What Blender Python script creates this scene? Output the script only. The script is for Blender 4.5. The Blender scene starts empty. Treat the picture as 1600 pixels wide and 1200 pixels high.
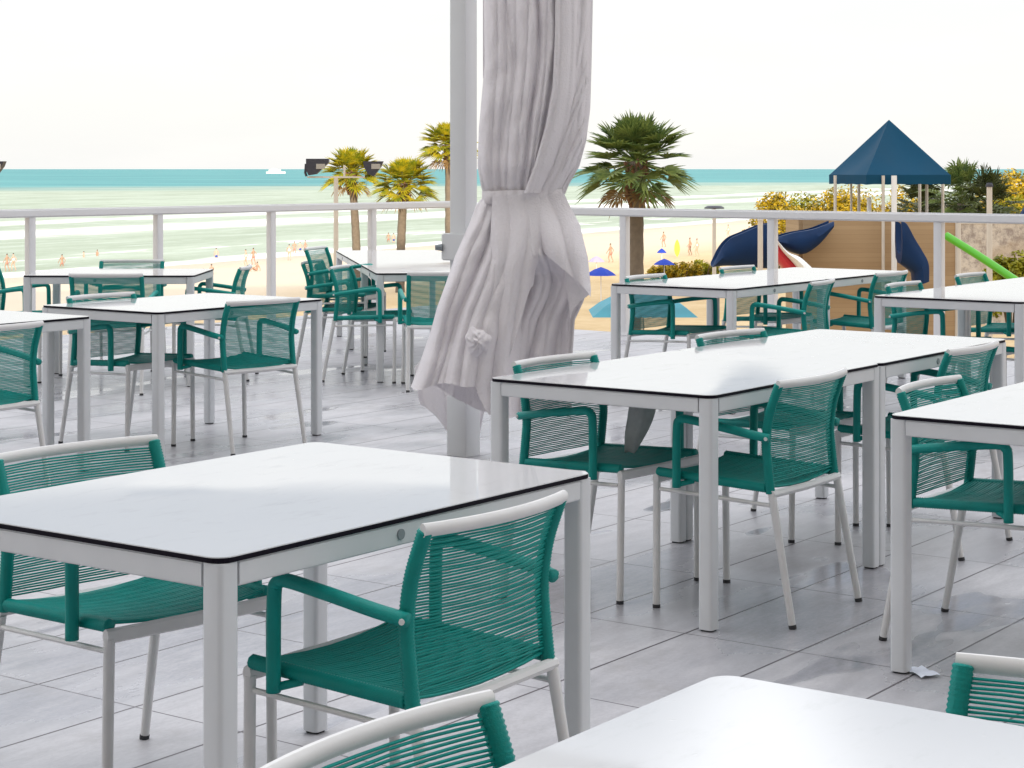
import bpy, bmesh, math, random
from mathutils import Vector, Matrix, noise
R = math.radians
random.seed(7)
sc = bpy.context.scene
COL = sc.collection
V = Vector

# ------------------------------------------------------------------ camera
CH = 1.445                                   # eye height above the deck
cam_d = bpy.data.cameras.new('camera'); cam = bpy.data.objects.new('camera', cam_d); COL.objects.link(cam)
cam.location = (0, 0, CH); cam.rotation_euler = (R(90), 0, 0)
cam_d.sensor_width = 36; cam_d.lens = 67.5; cam_d.shift_y = -0.21
cam_d.clip_start = 0.05; cam_d.clip_end = 120000
sc.camera = cam

# ------------------------------------------------------------------ helpers
def obj(name, bm, mats, parent=None, smooth=False, loc=None, rz=0.0):
    me = bpy.data.meshes.new(name)
    bm.normal_update(); bm.to_mesh(me); bm.free()
    if not isinstance(mats, (list, tuple)): mats = [mats]
    for m in mats: me.materials.append(m)
    if smooth:
        for p in me.polygons: p.use_smooth = True
        if smooth != 'all':
            try: me.set_sharp_from_angle(angle=R(40))
            except Exception: pass
    o = bpy.data.objects.new(name, me); COL.objects.link(o)
    if parent is not None: o.parent = parent
    if loc is not None: o.location = loc
    o.rotation_euler = (0, 0, rz)
    return o
def tag(o, label=None, cat=None, group=None, kind=None):
    if label: o['label'] = label
    if cat: o['category'] = cat
    if group: o['group'] = group
    if kind: o['kind'] = kind
    return o
def thing(name, label, cat, loc=(0, 0, 0), rz=0.0, group=None):
    o = bpy.data.objects.new(name, None); COL.objects.link(o)
    o.empty_display_size = 0.1
    o.location = loc; o.rotation_euler = (0, 0, rz)
    return tag(o, label, cat, group)
def copy_tree(o, parent=None):
    c = o.copy(); COL.objects.link(c); c.parent = parent
    for ch in list(o.children): copy_tree(ch, c)
    return c
def box(bm, c, s, rz=0.0, mi=0):
    m = Matrix.Translation(c) @ Matrix.Rotation(rz, 4, 'Z')
    hx, hy, hz = s[0]/2, s[1]/2, s[2]/2
    vs = [bm.verts.new(m @ V((x, y, z))) for z in (-hz, hz) for x, y in ((-hx, -hy), (hx, -hy), (hx, hy), (-hx, hy))]
    fs = []
    for f in ((3, 2, 1, 0), (4, 5, 6, 7), (0, 1, 5, 4), (1, 2, 6, 5), (2, 3, 7, 6), (3, 0, 4, 7)):
        a = bm.faces.new([vs[i] for i in f]); a.material_index = mi; fs.append(a)
    return fs
def prism(bm, poly, z0, z1, mi_side=0, mi_top=0):
    lo = [bm.verts.new((x, y, z0)) for x, y in poly]; hi = [bm.verts.new((x, y, z1)) for x, y in poly]
    n = len(poly)
    f = bm.faces.new(hi); f.material_index = mi_top
    f = bm.faces.new(lo[::-1]); f.material_index = mi_side
    for i in range(n):
        f = bm.faces.new((lo[i], lo[(i+1) % n], hi[(i+1) % n], hi[i])); f.material_index = mi_side
def rrect(x0, y0, x1, y1, r, n=5):
    out = []
    for cx, cy, a0 in ((x1-r, y1-r, 0), (x0+r, y1-r, 90), (x0+r, y0+r, 180), (x1-r, y0+r, 270)):
        for i in range(n+1):
            a = R(a0 + 90*i/n); out.append((cx+r*math.cos(a), cy+r*math.sin(a)))
    return out
def tube(bm, pts, r, seg=8, cap=True, flat=None, mi=0):
    """r: radius or list; flat=(w, h): section scaled along frame axes"""
    pts = [V(p) for p in pts]; n = len(pts)
    rr = r if isinstance(r, (list, tuple)) else [r]*n
    t = [(pts[min(i+1, n-1)] - pts[max(i-1, 0)]).normalized() for i in range(n)]
    up = V((0, 0, 1)) if abs(t[0].z) < 0.9 else V((0, 1, 0))
    a = t[0].cross(up).normalized()
    rings = []
    for i in range(n):
        a = (a - t[i]*a.dot(t[i])).normalized(); b = t[i].cross(a)
        fw, fh = flat or (1, 1)
        rings.append([bm.verts.new(pts[i] + (a*math.cos(2*math.pi*k/seg)*fw + b*math.sin(2*math.pi*k/seg)*fh)*rr[i]) for k in range(seg)])
    for i in range(n-1):
        for k in range(seg):
            f = bm.faces.new((rings[i][k], rings[i][(k+1) % seg], rings[i+1][(k+1) % seg], rings[i+1][k])); f.material_index = mi
    if cap:
        for rg in (rings[0][::-1], rings[-1]):
            f = bm.faces.new(rg); f.material_index = mi
def cr(pts, n=6):
    """Catmull-Rom through pts"""
    P = [V(p) for p in pts]; P = [P[0]*2-P[1]] + P + [P[-1]*2-P[-2]]; out = []
    for i in range(1, len(P)-2):
        for k in range(n):
            t = k/n; p0, p1, p2, p3 = P[i-1:i+3]
            out.append(0.5*((2*p1)+(p2-p0)*t+(2*p0-5*p1+4*p2-p3)*t*t+(3*p1-p0-3*p2+p3)*t**3))
    out.append(P[-2]); return out
def lerp_tab(tab, x):
    for i in range(len(tab)-1):
        if x <= tab[i+1][0]:
            t = (x-tab[i][0])/(tab[i+1][0]-tab[i][0]); t = max(0, min(1, t))
            return tab[i][1] + (tab[i+1][1]-tab[i][1])*t
    return tab[-1][1]
def ss(a, b, x):
    t = max(0, min(1, (x-a)/(b-a))); return t*t*(3-2*t)

# ------------------------------------------------------------------ materials
def mat(name, col, rough=0.5, metal=0.0, spec=0.5, var=0.0, vscale=6.0, bump=0.0, bscale=60.0, coat=0.0, trans=0.0):
    m = bpy.data.materials.new(name); m.use_nodes = True
    nt = m.node_tree; b = nt.nodes['Principled BSDF']
    b.inputs['Base Color'].default_value = (*col, 1); b.inputs['Roughness'].default_value = rough
    b.inputs['Metallic'].default_value = metal; b.inputs['Specular IOR Level'].default_value = spec
    b.inputs['Coat Weight'].default_value = coat
    tc = nt.nodes.new('ShaderNodeTexCoord')
    if var:
        nz = nt.nodes.new('ShaderNodeTexNoise'); nz.inputs['Scale'].default_value = vscale; nz.inputs['Detail'].default_value = 6
        nt.links.new(tc.outputs['Object'], nz.inputs['Vector'])
        mx = nt.nodes.new('ShaderNodeMix'); mx.data_type = 'RGBA'
        mx.inputs['A'].default_value = (*[c*(1-var) for c in col], 1); mx.inputs['B'].default_value = (*[min(1, c*(1+var)) for c in col], 1)
        nt.links.new(nz.outputs['Fac'], mx.inputs['Factor']); nt.links.new(mx.outputs['Result'], b.inputs['Base Color'])
        mr = nt.nodes.new('ShaderNodeMapRange'); mr.inputs['To Min'].default_value = max(0.02, rough-0.12); mr.inputs['To Max'].default_value = min(1, rough+0.12)
        nt.links.new(nz.outputs['Fac'], mr.inputs['Value']); nt.links.new(mr.outputs['Result'], b.inputs['Roughness'])
    if bump:
        n2 = nt.nodes.new('ShaderNodeTexNoise'); n2.inputs['Scale'].default_value = bscale; n2.inputs['Detail'].default_value = 4
        nt.links.new(tc.outputs['Object'], n2.inputs['Vector'])
        bp = nt.nodes.new('ShaderNodeBump'); bp.inputs['Strength'].default_value = bump; bp.inputs['Distance'].default_value = 0.01
        nt.links.new(n2.outputs['Fac'], bp.inputs['Height']); nt.links.new(bp.outputs['Normal'], b.inputs['Normal'])
    if trans:
        tr = nt.nodes.new('ShaderNodeBsdfTranslucent'); tr.inputs['Color'].default_value = (*col, 1)
        mi = nt.nodes.new('ShaderNodeMixShader'); mi.inputs['Fac'].default_value = trans
        out = nt.nodes['Material Output']
        nt.links.new(b.outputs[0], mi.inputs[1]); nt.links.new(tr.outputs[0], mi.inputs[2]); nt.links.new(mi.outputs[0], out.inputs['Surface'])
    return m
class NT:
    def __init__(s, m): s.nt = m.node_tree
    def n(s, t, **kw):
        nd = s.nt.nodes.new(t)
        for k, v in kw.items():
            if k.startswith('_'): setattr(nd, k[1:], v)
            else: nd.inputs[k.replace('__', ' ')].default_value = v
        return nd
    def l(s, a, b): s.nt.links.new(a, b)
    def math(s, op, a, b=None, c=None, clamp=False):
        nd = s.nt.nodes.new('ShaderNodeMath'); nd.operation = op; nd.use_clamp = clamp
        for i, x in enumerate((a, b, c)):
            if x is None: continue
            if isinstance(x, (int, float)): nd.inputs[i].default_value = x
            else: s.l(x, nd.inputs[i])
        return nd.outputs[0]
    def mix(s, f, a, b):
        nd = s.nt.nodes.new('ShaderNodeMix'); nd.data_type = 'RGBA'
        for k, x in (('Factor', f), ('A', a), ('B', b)):
            if isinstance(x, (int, float)): nd.inputs[k].default_value = x
            elif isinstance(x, tuple): nd.inputs[k].default_value = (*x, 1)
            else: s.l(x, nd.inputs[k])
        return nd.outputs['Result']
    def ramp(s, f, a, b, lo=0.0, hi=1.0):
        nd = s.nt.nodes.new('ShaderNodeMapRange'); nd.interpolation_type = 'SMOOTHSTEP'
        s.l(f, nd.inputs['Value'])
        for k, x in (('From Min', a), ('From Max', b), ('To Min', lo), ('To Max', hi)): nd.inputs[k].default_value = x
        return nd.outputs['Result']
    def noise(s, vec, scale, detail=5, rough=0.5, sc=None):
        nd = s.nt.nodes.new('ShaderNodeTexNoise'); nd.inputs['Scale'].default_value = scale
        nd.inputs['Detail'].default_value = detail; nd.inputs['Roughness'].default_value = rough
        if sc:
            mp = s.nt.nodes.new('ShaderNodeMapping'); mp.inputs['Scale'].default_value = sc; s.l(vec, mp.inputs['Vector']); vec = mp.outputs[0]
        s.l(vec, nd.inputs['Vector']); return nd.outputs['Fac']
def newmat(name):
    m = bpy.data.materials.new(name); m.use_nodes = True
    return m, NT(m), m.node_tree.nodes['Principled BSDF']

M = {}
M['frame'] = mat('painted_aluminium', (0.62, 0.635, 0.66), 0.38, var=0.07, vscale=9, bump=0.03, bscale=220)
M['chair_metal'] = mat('chair_aluminium', (0.66, 0.655, 0.66), 0.36, var=0.09, vscale=14, bump=0.03, bscale=200)
M['edge'] = mat('black_core', (0.008, 0.006, 0.012), 0.6, spec=0.08)
M['underside'] = mat('backing_laminate', (0.66, 0.66, 0.66), 0.6, var=0.05)
M['plug'] = mat('grey_plug', (0.22, 0.25, 0.27), 0.5)
M['rubber'] = mat('rubber', (0.03, 0.03, 0.035), 0.7)
M['cord'] = mat('teal_cord', (0.001, 0.265, 0.235), 0.5, spec=0.25, var=0.22, vscale=25, bump=0.25, bscale=500)
M['cord_dark'] = mat('teal_wrap', (0.001, 0.245, 0.218), 0.5, spec=0.28, var=0.18, vscale=18, bump=0.2, bscale=300)
M['rail'] = mat('rail_paint', (0.70, 0.70, 0.72), 0.4, var=0.06, vscale=3, bump=0.02)
M['pole'] = mat('pole_paint', (0.63, 0.64, 0.655), 0.45, var=0.06, vscale=4, bump=0.03, bscale=120)
M['cloth'] = mat('curtain_cloth', (0.79, 0.755, 0.785), 0.85, spec=0.1, var=0.05, vscale=5, bump=0.5, bscale=110, trans=0.08)
M['cloth_grey'] = mat('grey_cloth', (0.36, 0.38, 0.38), 0.9, spec=0.1, var=0.25, vscale=30, bump=0.2, bscale=150)
M['navy'] = mat('navy_plastic', (0.003, 0.024, 0.085), 0.5, spec=0.2, var=0.4, vscale=1.4, bump=0.1, bscale=6)
M['canopy'] = mat('blue_canopy_canvas', (0.002, 0.052, 0.108), 0.75, spec=0.2, var=0.12, vscale=1.0, bump=0.15, bscale=4)
M['red'] = mat('red_plastic', (0.55, 0.03, 0.05), 0.35)
M['whitep'] = mat('white_plastic', (0.8, 0.8, 0.8), 0.4, var=0.06, vscale=2)
M['green'] = mat('green_plastic', (0.08, 0.40, 0.01), 0.35)
M['postp'] = mat('cream_post', (0.58, 0.53, 0.47), 0.5, var=0.08)
M['dark'] = mat('dark_housing', (0.03, 0.03, 0.045), 0.5)
M['lens'] = mat('lamp_lens', (0.35, 0.33, 0.3), 0.2)
M['blue_umb'] = mat('blue_umbrella_cloth', (0.006, 0.04, 0.36), 0.8, var=0.1)
M['lilac_umb'] = mat('lilac_umbrella_cloth', (0.34, 0.31, 0.45), 0.8, var=0.1)
M['teal_umb'] = mat('teal_umbrella_cloth', (0.07, 0.27, 0.34), 0.8, var=0.25, vscale=3)
M['yellow'] = mat('yellow_plastic', (0.55, 0.42, 0.02), 0.5)
M['bark'] = mat('palm_bark', (0.16, 0.13, 0.10), 0.9, var=0.45, vscale=5, bump=0.9, bscale=9)
M['boots'] = mat('palm_boots', (0.17, 0.09, 0.05), 0.9, var=0.5, vscale=6, bump=0.9, bscale=12)
M['dead'] = mat('dead_frond', (0.24, 0.15, 0.06), 0.8, var=0.4, vscale=2)
M['skin'] = mat('skin', (0.48, 0.33, 0.25), 0.55, var=0.1)
M['skin_tan'] = mat('tanned_skin', (0.38, 0.24, 0.165), 0.55, var=0.1)
M['hair'] = mat('hair', (0.04, 0.025, 0.015), 0.6)
M['swim_blue'] = mat('blue_swimwear', (0.02, 0.06, 0.3), 0.7)
M['swim_red'] = mat('coral_swimwear', (0.42, 0.20, 0.16), 0.7)
M['swim_white'] = mat('white_shirt', (0.7, 0.7, 0.68), 0.8)
M['boat'] = mat('boat_white', (0.85, 0.83, 0.76), 0.5)
M['paper'] = mat('paper', (0.7, 0.74, 0.85), 0.7, var=0.15, vscale=30)
M['bark_brown'] = mat('shrub_wood', (0.12, 0.08, 0.05), 0.9, var=0.3)
M['concrete'] = mat('render_coat', (0.80, 0.79, 0.77), 0.85, var=0.06, vscale=0.6, bump=0.2, bscale=30)
M['glass'] = mat('window_glass', (0.05, 0.07, 0.08), 0.08)

def leaf_mat(name, a, b, trans=0.25):
    m, g, bs = newmat(name)
    tc = g.n('ShaderNodeTexCoord'); f = g.noise(tc.outputs['Object'], 1.7, 4, 0.7)
    f = g.ramp(f, 0.32, 0.68); c = g.mix(f, a, b)
    g.l(c, bs.inputs['Base Color']); bs.inputs['Roughness'].default_value = 0.45; bs.inputs['Specular IOR Level'].default_value = 0.35
    tr = g.n('ShaderNodeBsdfTranslucent'); g.l(c, tr.inputs['Color'])
    mi = g.n('ShaderNodeMixShader', Fac=trans); g.l(bs.outputs[0], mi.inputs[1]); g.l(tr.outputs[0], mi.inputs[2])
    g.l(mi.outputs[0], g.nt.nodes['Material Output'].inputs['Surface'])
    return m
M['palm'] = leaf_mat('palm_leaf', (0.07, 0.125, 0.035), (0.23, 0.28, 0.07))
M['palm_sunlit'] = leaf_mat('palm_leaf_sunlit', (0.12, 0.18, 0.012), (0.50, 0.40, 0.015))  # gold of the low sun put into the leaf colour
M['shrub_sunlit'] = leaf_mat('shrub_leaf_sunlit', (0.13, 0.125, 0.008), (0.56, 0.37, 0.010))  # yellow sunlight painted into the leaves of the far shrubs
M['shrub_lime'] = leaf_mat('shrub_leaf_lime', (0.11, 0.13, 0.008), (0.36, 0.33, 0.012))
M['shrub_dark'] = leaf_mat('shrub_leaf_dark', (0.03, 0.045, 0.015), (0.10, 0.115, 0.03))

# table top: white laminate with a thin uneven film of rain
m, g, bs = newmat('white_laminate'); M['laminate'] = m
tc = g.n('ShaderNodeTexCoord'); oi = g.n('ShaderNodeObjectInfo')
va = g.n('ShaderNodeVectorMath', _operation='ADD'); g.l(tc.outputs['Object'], va.inputs[0])
vs_ = g.n('ShaderNodeVectorMath', _operation='SCALE'); g.l(oi.outputs['Location'], vs_.inputs[0]); vs_.inputs['Scale'].default_value = 3.1; g.l(vs_.outputs[0], va.inputs[1])
f = g.noise(va.outputs[0], 2.2, 4)
sm = g.noise(va.outputs[0], 7.0, 6, 0.7, (1, 2.5, 1)); g.l(g.mix(g.math('MULTIPLY', g.ramp(sm, 0.52, 0.75), 0.55), g.mix(f, (0.55, 0.56, 0.58), (0.59, 0.595, 0.61)), (0.47, 0.475, 0.48)), bs.inputs['Base Color'])
g.l(g.ramp(f, 0.42, 0.5, 0.015, 0.05), bs.inputs['Roughness'])
bs.inputs['Specular IOR Level'].default_value = 0.75
sp = g.noise(va.outputs[0], 42, 2); sp = g.ramp(sp, 0.735, 0.76)
wv = g.noise(va.outputs[0], 1.4, 1)
bp = g.n('ShaderNodeBump', Strength=0.10, Distance=0.004)
g.l(g.math('ADD', sp, g.math('MULTIPLY', wv, 1.6)), bp.inputs['Height']); g.l(bp.outputs[0], bs.inputs['Normal'])

# deck: pale stone planks 0.785 x 0.39, wet in places (object coords: x along the planks)
m, g, bs = newmat('deck_tile'); M['deck'] = m
tc = g.n('ShaderNodeTexCoord'); sx = g.n('ShaderNodeSeparateXYZ'); g.l(tc.outputs['Object'], sx.inputs[0])
def cell(o, size, off):
    t = g.math('DIVIDE', g.math('SUBTRACT', o, off), size)
    fl = g.math('FLOOR', t); fr = g.math('SUBTRACT', t, fl)
    e = g.math('MULTIPLY', g.math('MINIMUM', fr, g.math('SUBTRACT', 1.0, fr)), size)
    return fl, e
cx_, ex = cell(sx.outputs['X'], 0.785, 5.16); cy_, ey = cell(sx.outputs['Y'], 0.39, 3.058)
jx = g.ramp(ex, 0.0016, 0.0040, 0.85, 0.0); jy = g.ramp(ey, 0.0024, 0.0052, 1.0, 0.0)
joint = g.math('MAXIMUM', jx, jy)
cv = g.n('ShaderNodeCombineXYZ'); g.l(cx_, cv.inputs[0]); g.l(cy_, cv.inputs[1])
wn = g.n('ShaderNodeTexWhiteNoise', _noise_dimensions='2D'); g.l(cv.outputs[0], wn.inputs['Vector'])
off = g.n('ShaderNodeVectorMath', _operation='ADD'); g.l(tc.outputs['Object'], off.inputs[0])
sc2 = g.n('ShaderNodeVectorMath', _operation='SCALE', Scale=9.0); g.l(wn.outputs['Color'], sc2.inputs[0]); g.l(sc2.outputs[0], off.inputs[1])
st = g.noise(off.outputs[0], 5.0, 7, 0.65, (1.0, 3.6, 1.0)); st2 = g.noise(off.outputs[0], 60, 5, 0.7, (1, 1.6, 1))
grain = g.math('ADD', g.math('MULTIPLY', st, 0.6), g.math('MULTIPLY', st2, 0.4))
col = g.mix(g.ramp(grain, 0.3, 0.7), (0.36, 0.352, 0.375), (0.525, 0.515, 0.54))
col = g.mix(g.math('MULTIPLY', wn.outputs['Value'], 0.35), col, (0.385, 0.378, 0.41))
wet = g.noise(tc.outputs['Object'], 0.8, 3, 0.5, (0.8, 1.4, 1)); wetm = g.ramp(wet, 0.40, 0.60)
pud = g.ramp(g.noise(tc.outputs['Object'], 1.5, 3, 0.5, (0.6, 1.5, 1)), 0.585, 0.655)
wa = g.math('MAXIMUM', g.math('MULTIPLY', wetm, 0.75), pud)
dk = g.n('ShaderNodeMix', _data_type='RGBA', _blend_type='MULTIPLY'); g.l(wa, dk.inputs['Factor']); g.l(col, dk.inputs['A']); dk.inputs['B'].default_value = (0.70, 0.71, 0.74, 1)
stn = g.ramp(g.noise(tc.outputs['Object'], 3.2, 7, 0.72), 0.50, 0.72); spk = g.ramp(g.noise(tc.outputs['Object'], 95, 3, 0.6), 0.66, 0.74)
d2 = g.mix(g.math('MULTIPLY', stn, 0.55), dk.outputs['Result'], (0.30, 0.285, 0.29)); d2 = g.mix(g.math('MULTIPLY', spk, 0.35), d2, (0.20, 0.19, 0.19))
col = g.mix(joint, d2, (0.055, 0.045, 0.055))
g.l(col, bs.inputs['Base Color'])
rg = g.mix(pud, g.mix(wetm, (0.46,)*3, (0.17,)*3), (0.05,)*3); rg2 = g.math('ADD', rg, g.math('MULTIPLY', grain, 0.1)); g.l(rg2, bs.inputs['Roughness'])
bp = g.n('ShaderNodeBump', Strength=0.35, Distance=0.004)
hgt = g.math('SUBTRACT', g.math('MULTIPLY', grain, g.math('SUBTRACT', 0.6, g.math('MULTIPLY', wa, 0.5))), g.math('MULTIPLY', joint, 1.0))
g.l(hgt, bp.inputs['Height']); g.l(bp.outputs[0], bs.inputs['Normal'])

# sand
m, g, bs = newmat('sand'); M['sand'] = m
ge = g.n('ShaderNodeNewGeometry'); sx = g.n('ShaderNodeSeparateXYZ'); g.l(ge.outputs['Position'], sx.inputs[0])
f1 = g.noise(ge.outputs['Position'], 0.12, 6, 0.6); f2 = g.noise(ge.outputs['Position'], 1.6, 5, 0.65)
f = g.math('ADD', g.math('MULTIPLY', f1, 0.6), g.math('MULTIPLY', f2, 0.4))
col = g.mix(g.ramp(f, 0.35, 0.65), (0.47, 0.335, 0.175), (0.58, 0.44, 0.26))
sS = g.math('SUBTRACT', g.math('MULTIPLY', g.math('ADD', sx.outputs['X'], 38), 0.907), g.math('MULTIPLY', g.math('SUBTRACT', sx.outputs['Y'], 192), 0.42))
col = g.mix(g.ramp(g.math('ADD', sS, g.math('MULTIPLY', f1, 14)), 40, 68, 0.85, 0.0), col, (0.62, 0.53, 0.42))  # paler seaward: sunlit beach past the hotel shade put into the colour
wetb = g.ramp(g.math('ADD', sx.outputs['Z'], g.math('MULTIPLY', f1, 0.25)), -8.42, -8.05, 1.0, 0.0)
col = g.mix(g.math('MULTIPLY', wetb, 0.6), col, (0.40, 0.32, 0.21)); g.l(col, bs.inputs['Base Color'])
g.l(g.ramp(wetb, 0, 1, 0.95, 0.35), bs.inputs['Roughness']); bs.inputs['Specular IOR Level'].default_value = 0.25
bp = g.n('ShaderNodeBump', Strength=0.5, Distance=0.25); g.l(f2, bp.inputs['Height']); g.l(bp.outputs[0], bs.inputs['Normal'])

# sea: shallow green over sand near the shore, teal beyond, surf on the bars
m, g, bs = newmat('sea_water'); M['sea'] = m
ge = g.n('ShaderNodeNewGeometry'); sx = g.n('ShaderNodeSeparateXYZ'); g.l(ge.outputs['Position'], sx.inputs[0])
X_, Y_ = sx.outputs['X'], sx.outputs['Y']
s_ = g.math('SUBTRACT', g.math('MULTIPLY', g.math('ADD', X_, 38), 0.907), g.math('MULTIPLY', g.math('SUBTRACT', Y_, 192), 0.42))   # >0 on land
along = g.math('ADD', g.math('MULTIPLY', X_, 0.42), g.math('MULTIPLY', Y_, 0.907))
pv = g.n('ShaderNodeCombineXYZ'); g.l(s_, pv.inputs[0]); g.l(along, pv.inputs[1])
nb = g.noise(pv.outputs[0], 0.06, 5, 0.6, (1, 0.22, 1)); nf = g.noise(pv.outputs[0], 0.3, 5, 0.65, (1, 0.18, 1))
t = g.math('SUBTRACT', Y_, g.math('MULTIPLY', X_, 0.78))
nfar = g.noise(ge.outputs['Position'], 0.004, 5, 0.6, (0.35, 1, 1))
deep = g.ramp(g.math('ADD', t, g.math('MULTIPLY', g.math('SUBTRACT', nfar, 0.5), 800)), 980, 1380)
shal = g.mix(g.ramp(nb, 0.36, 0.64), (0.275, 0.325, 0.235), (0.375, 0.43, 0.34))
shal = g.mix(g.ramp(nf, 0.5, 0.7), shal, (0.44, 0.50, 0.425))
sp_ = g.noise(pv.outputs[0], 0.9, 6, 0.75, (1, 0.3, 1)); shal = g.mix(g.ramp(sp_, 0.56, 0.72), shal, (0.50, 0.54, 0.46)); shal = g.mix(g.ramp(sp_, 0.44, 0.30), shal, (0.24, 0.30, 0.20))
dcol = g.mix(g.ramp(g.noise(ge.outputs['Position'], 0.012, 4, 0.65, (0.25, 1, 1)), 0.35, 0.65), (0.032, 0.195, 0.215), (0.085, 0.30, 0.30))
col = g.mix(deep, shal, dcol)
def band(c, w, th):
    d = g.math('ABSOLUTE', g.math('ADD', g.math('SUBTRACT', s_, c), g.math('MULTIPLY', g.math('SUBTRACT', nb, 0.5), 26)))
    a = g.ramp(d, w*0.45, w, 1.0, 0.0)
    return g.math('MULTIPLY', a, g.ramp(nf, th, th+0.12))
fo = g.math('MAXIMUM', band(-78, 16, 0.36), g.math('MAXIMUM', band(-118, 13, 0.40), g.math('MAXIMUM', band(-3, 5, 0.3), band(-22, 4, 0.5))))
col = g.mix(fo, col, (0.78, 0.78, 0.75)); g.l(col, bs.inputs['Base Color'])
bs.inputs['Roughness'].default_value = 0.45; bs.inputs['Specular IOR Level'].default_value = 0.08
bp = g.n('ShaderNodeBump', Strength=0.6, Distance=0.6); g.l(g.noise(ge.outputs['Position'], 0.35, 5, 0.6, (0.5, 1, 1)), bp.inputs['Height']); g.l(bp.outputs[0], bs.inputs['Normal'])

# tan weatherboard
m, g, bs = newmat('tan_boards'); M['boards'] = m
tc = g.n('ShaderNodeTexCoord'); sx = g.n('ShaderNodeSeparateXYZ'); g.l(tc.outputs['Object'], sx.inputs[0])
t = g.math('DIVIDE', sx.outputs['Z'], 0.14); fl = g.math('FLOOR', t); fr = g.math('SUBTRACT', t, fl)
cv = g.n('ShaderNodeCombineXYZ'); g.l(fl, cv.inputs[0]); wn = g.n('ShaderNodeTexWhiteNoise', _noise_dimensions='2D'); g.l(cv.outputs[0], wn.inputs['Vector'])
gr = g.noise(tc.outputs['Object'], 3.0, 6, 0.6, (0.5, 0.5, 9))
col = g.mix(g.math('ADD', g.math('MULTIPLY', wn.outputs['Value'], 0.5), g.math('MULTIPLY', gr, 0.5)), (0.31, 0.20, 0.105), (0.44, 0.31, 0.18))
col = g.mix(g.ramp(fr, 0.0, 0.08, 1.0, 0.0), col, (0.25, 0.16, 0.085)); g.l(col, bs.inputs['Base Color']); bs.inputs['Roughness'].default_value = 0.7

# ------------------------------------------------------------------ geometry of the place
U = V((0.585, 0.811, 0)); W = V((-0.811, 0.585, 0)); AU = math.atan2(0.811, 0.585)
SEA = -8.555
def shore_s(x, y): return (x+38)*0.907-(y-192)*0.42
def ground_z(x, y):
    s = shore_s(x, y)
    z = SEA + 0.030*s if s > 0 else SEA + 0.02*s
    if s > 50: z = SEA + 1.5 + 0.9*(1-math.exp(-(s-50)*0.03/0.9))
    z = max(z, -14)
    z += 1.7*math.exp(-((x-14)/14)**2-((y-62)/26)**2)           # bank the playground stands on
    if s > 4: z += 0.10*noise.noise(V((x*0.11, y*0.11, 0)))
    return z
def PX(px, py, Y):                     # a sighting: pixel of the photograph at distance Y
    return V(((px-800)/3000*Y, Y, CH-(py-264)/3000*Y))
def ground_at(px, py):
    Y = 30.0
    for _ in range(4000):
        p = PX(px, py, Y)
        if p.z <= max(ground_z(p.x, p.y), SEA): break
        Y *= 1.0015
    return V((p.x, p.y, max(ground_z(p.x, p.y), SEA)))

# ---- sand and seabed
bm = bmesh.new()
xs = [-400+ i*8 for i in range(25)] + [-200 + i*4 for i in range(100)] + [200+i*12 for i in range(40)]
ys = [-40 + i*4 for i in range(100)] + [360 + i*12 for i in range(60)]
grid = [[bm.verts.new((x, y, ground_z(x, y))) for x in xs] for y in ys]
for j in range(len(ys)-1):
    for i in range(len(xs)-1): bm.faces.new((grid[j][i], grid[j][i+1], grid[j+1][i+1], grid[j+1][i]))
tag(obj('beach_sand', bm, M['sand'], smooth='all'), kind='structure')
bm = bmesh.new()
vs = [bm.verts.new(p) for p in ((-60000, 60, SEA), (60000, 60, SEA), (60000, 90000, SEA), (-60000, 90000, SEA))]; bm.faces.new(vs)
tag(obj('sea', bm, M['sea']), kind='structure')

# ---- deck (object x axis along the planks)
rl = [V((-4.09+0.89*n, 16.3+1.06*n, 0)) for n in range(-3, 5)]      # left railing posts
rr_ = [V((0.98+1.16*k, 16.7-0.935*k, 0)) for k in range(-1, 7)]      # right railing posts
toL = lambda p: (p.dot(U), p.dot(W))
outl = [rl[0]+V((-.1, .1, 0)), rl[-1]+V((-.02, .16, 0)), rl[-1]+V((.14, .1, 0)), rr_[0]+V((.14, .16, 0)), rr_[-1]+V((.1, .13, 0)), V((16, 5, 0)), V((16, -9.9, 0)), V((-14, -9.9, 0)), V((-14, 5, 0))]
bm = bmesh.new(); poly = [toL(p) for p in outl][::-1]
prism(bm, poly, -0.4, 0.0)
tag(obj('deck', bm, M['deck'], rz=AU), kind='structure')
bm = bmesh.new()
cen = V((0.5, 4, 0)); pod = [toL(cen+(p-cen)*0.985) for p in outl][::-1]
prism(bm, pod, -7.5, -0.401)
tag(obj('terrace_podium', bm, M['concrete'], rz=AU), kind='structure')

# ---- hotel behind the viewpoint: it shades the deck and the near beach
hz = 33.0
hotel = thing('hotel_building', 'tall pale hotel with balconies behind the deck', 'building', (0, -10, 0))
bm = bmesh.new(); box(bm, (0, -9, (hz-7)/2), (150, 18, hz+7)); obj('wall', bm, M['concrete'], hotel)
for k in range(10):
    bm = bmesh.new(); box(bm, (0, 0.75, 3.0+k*3), (146, 1.5, 0.2)); obj('balcony', bm, M['concrete'], hotel)
    bm = bmesh.new(); box(bm, (0, 0.02, 4.2+k*3), (140, 0.06, 0.9)); obj('window', bm, M['glass'], hotel)

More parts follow.
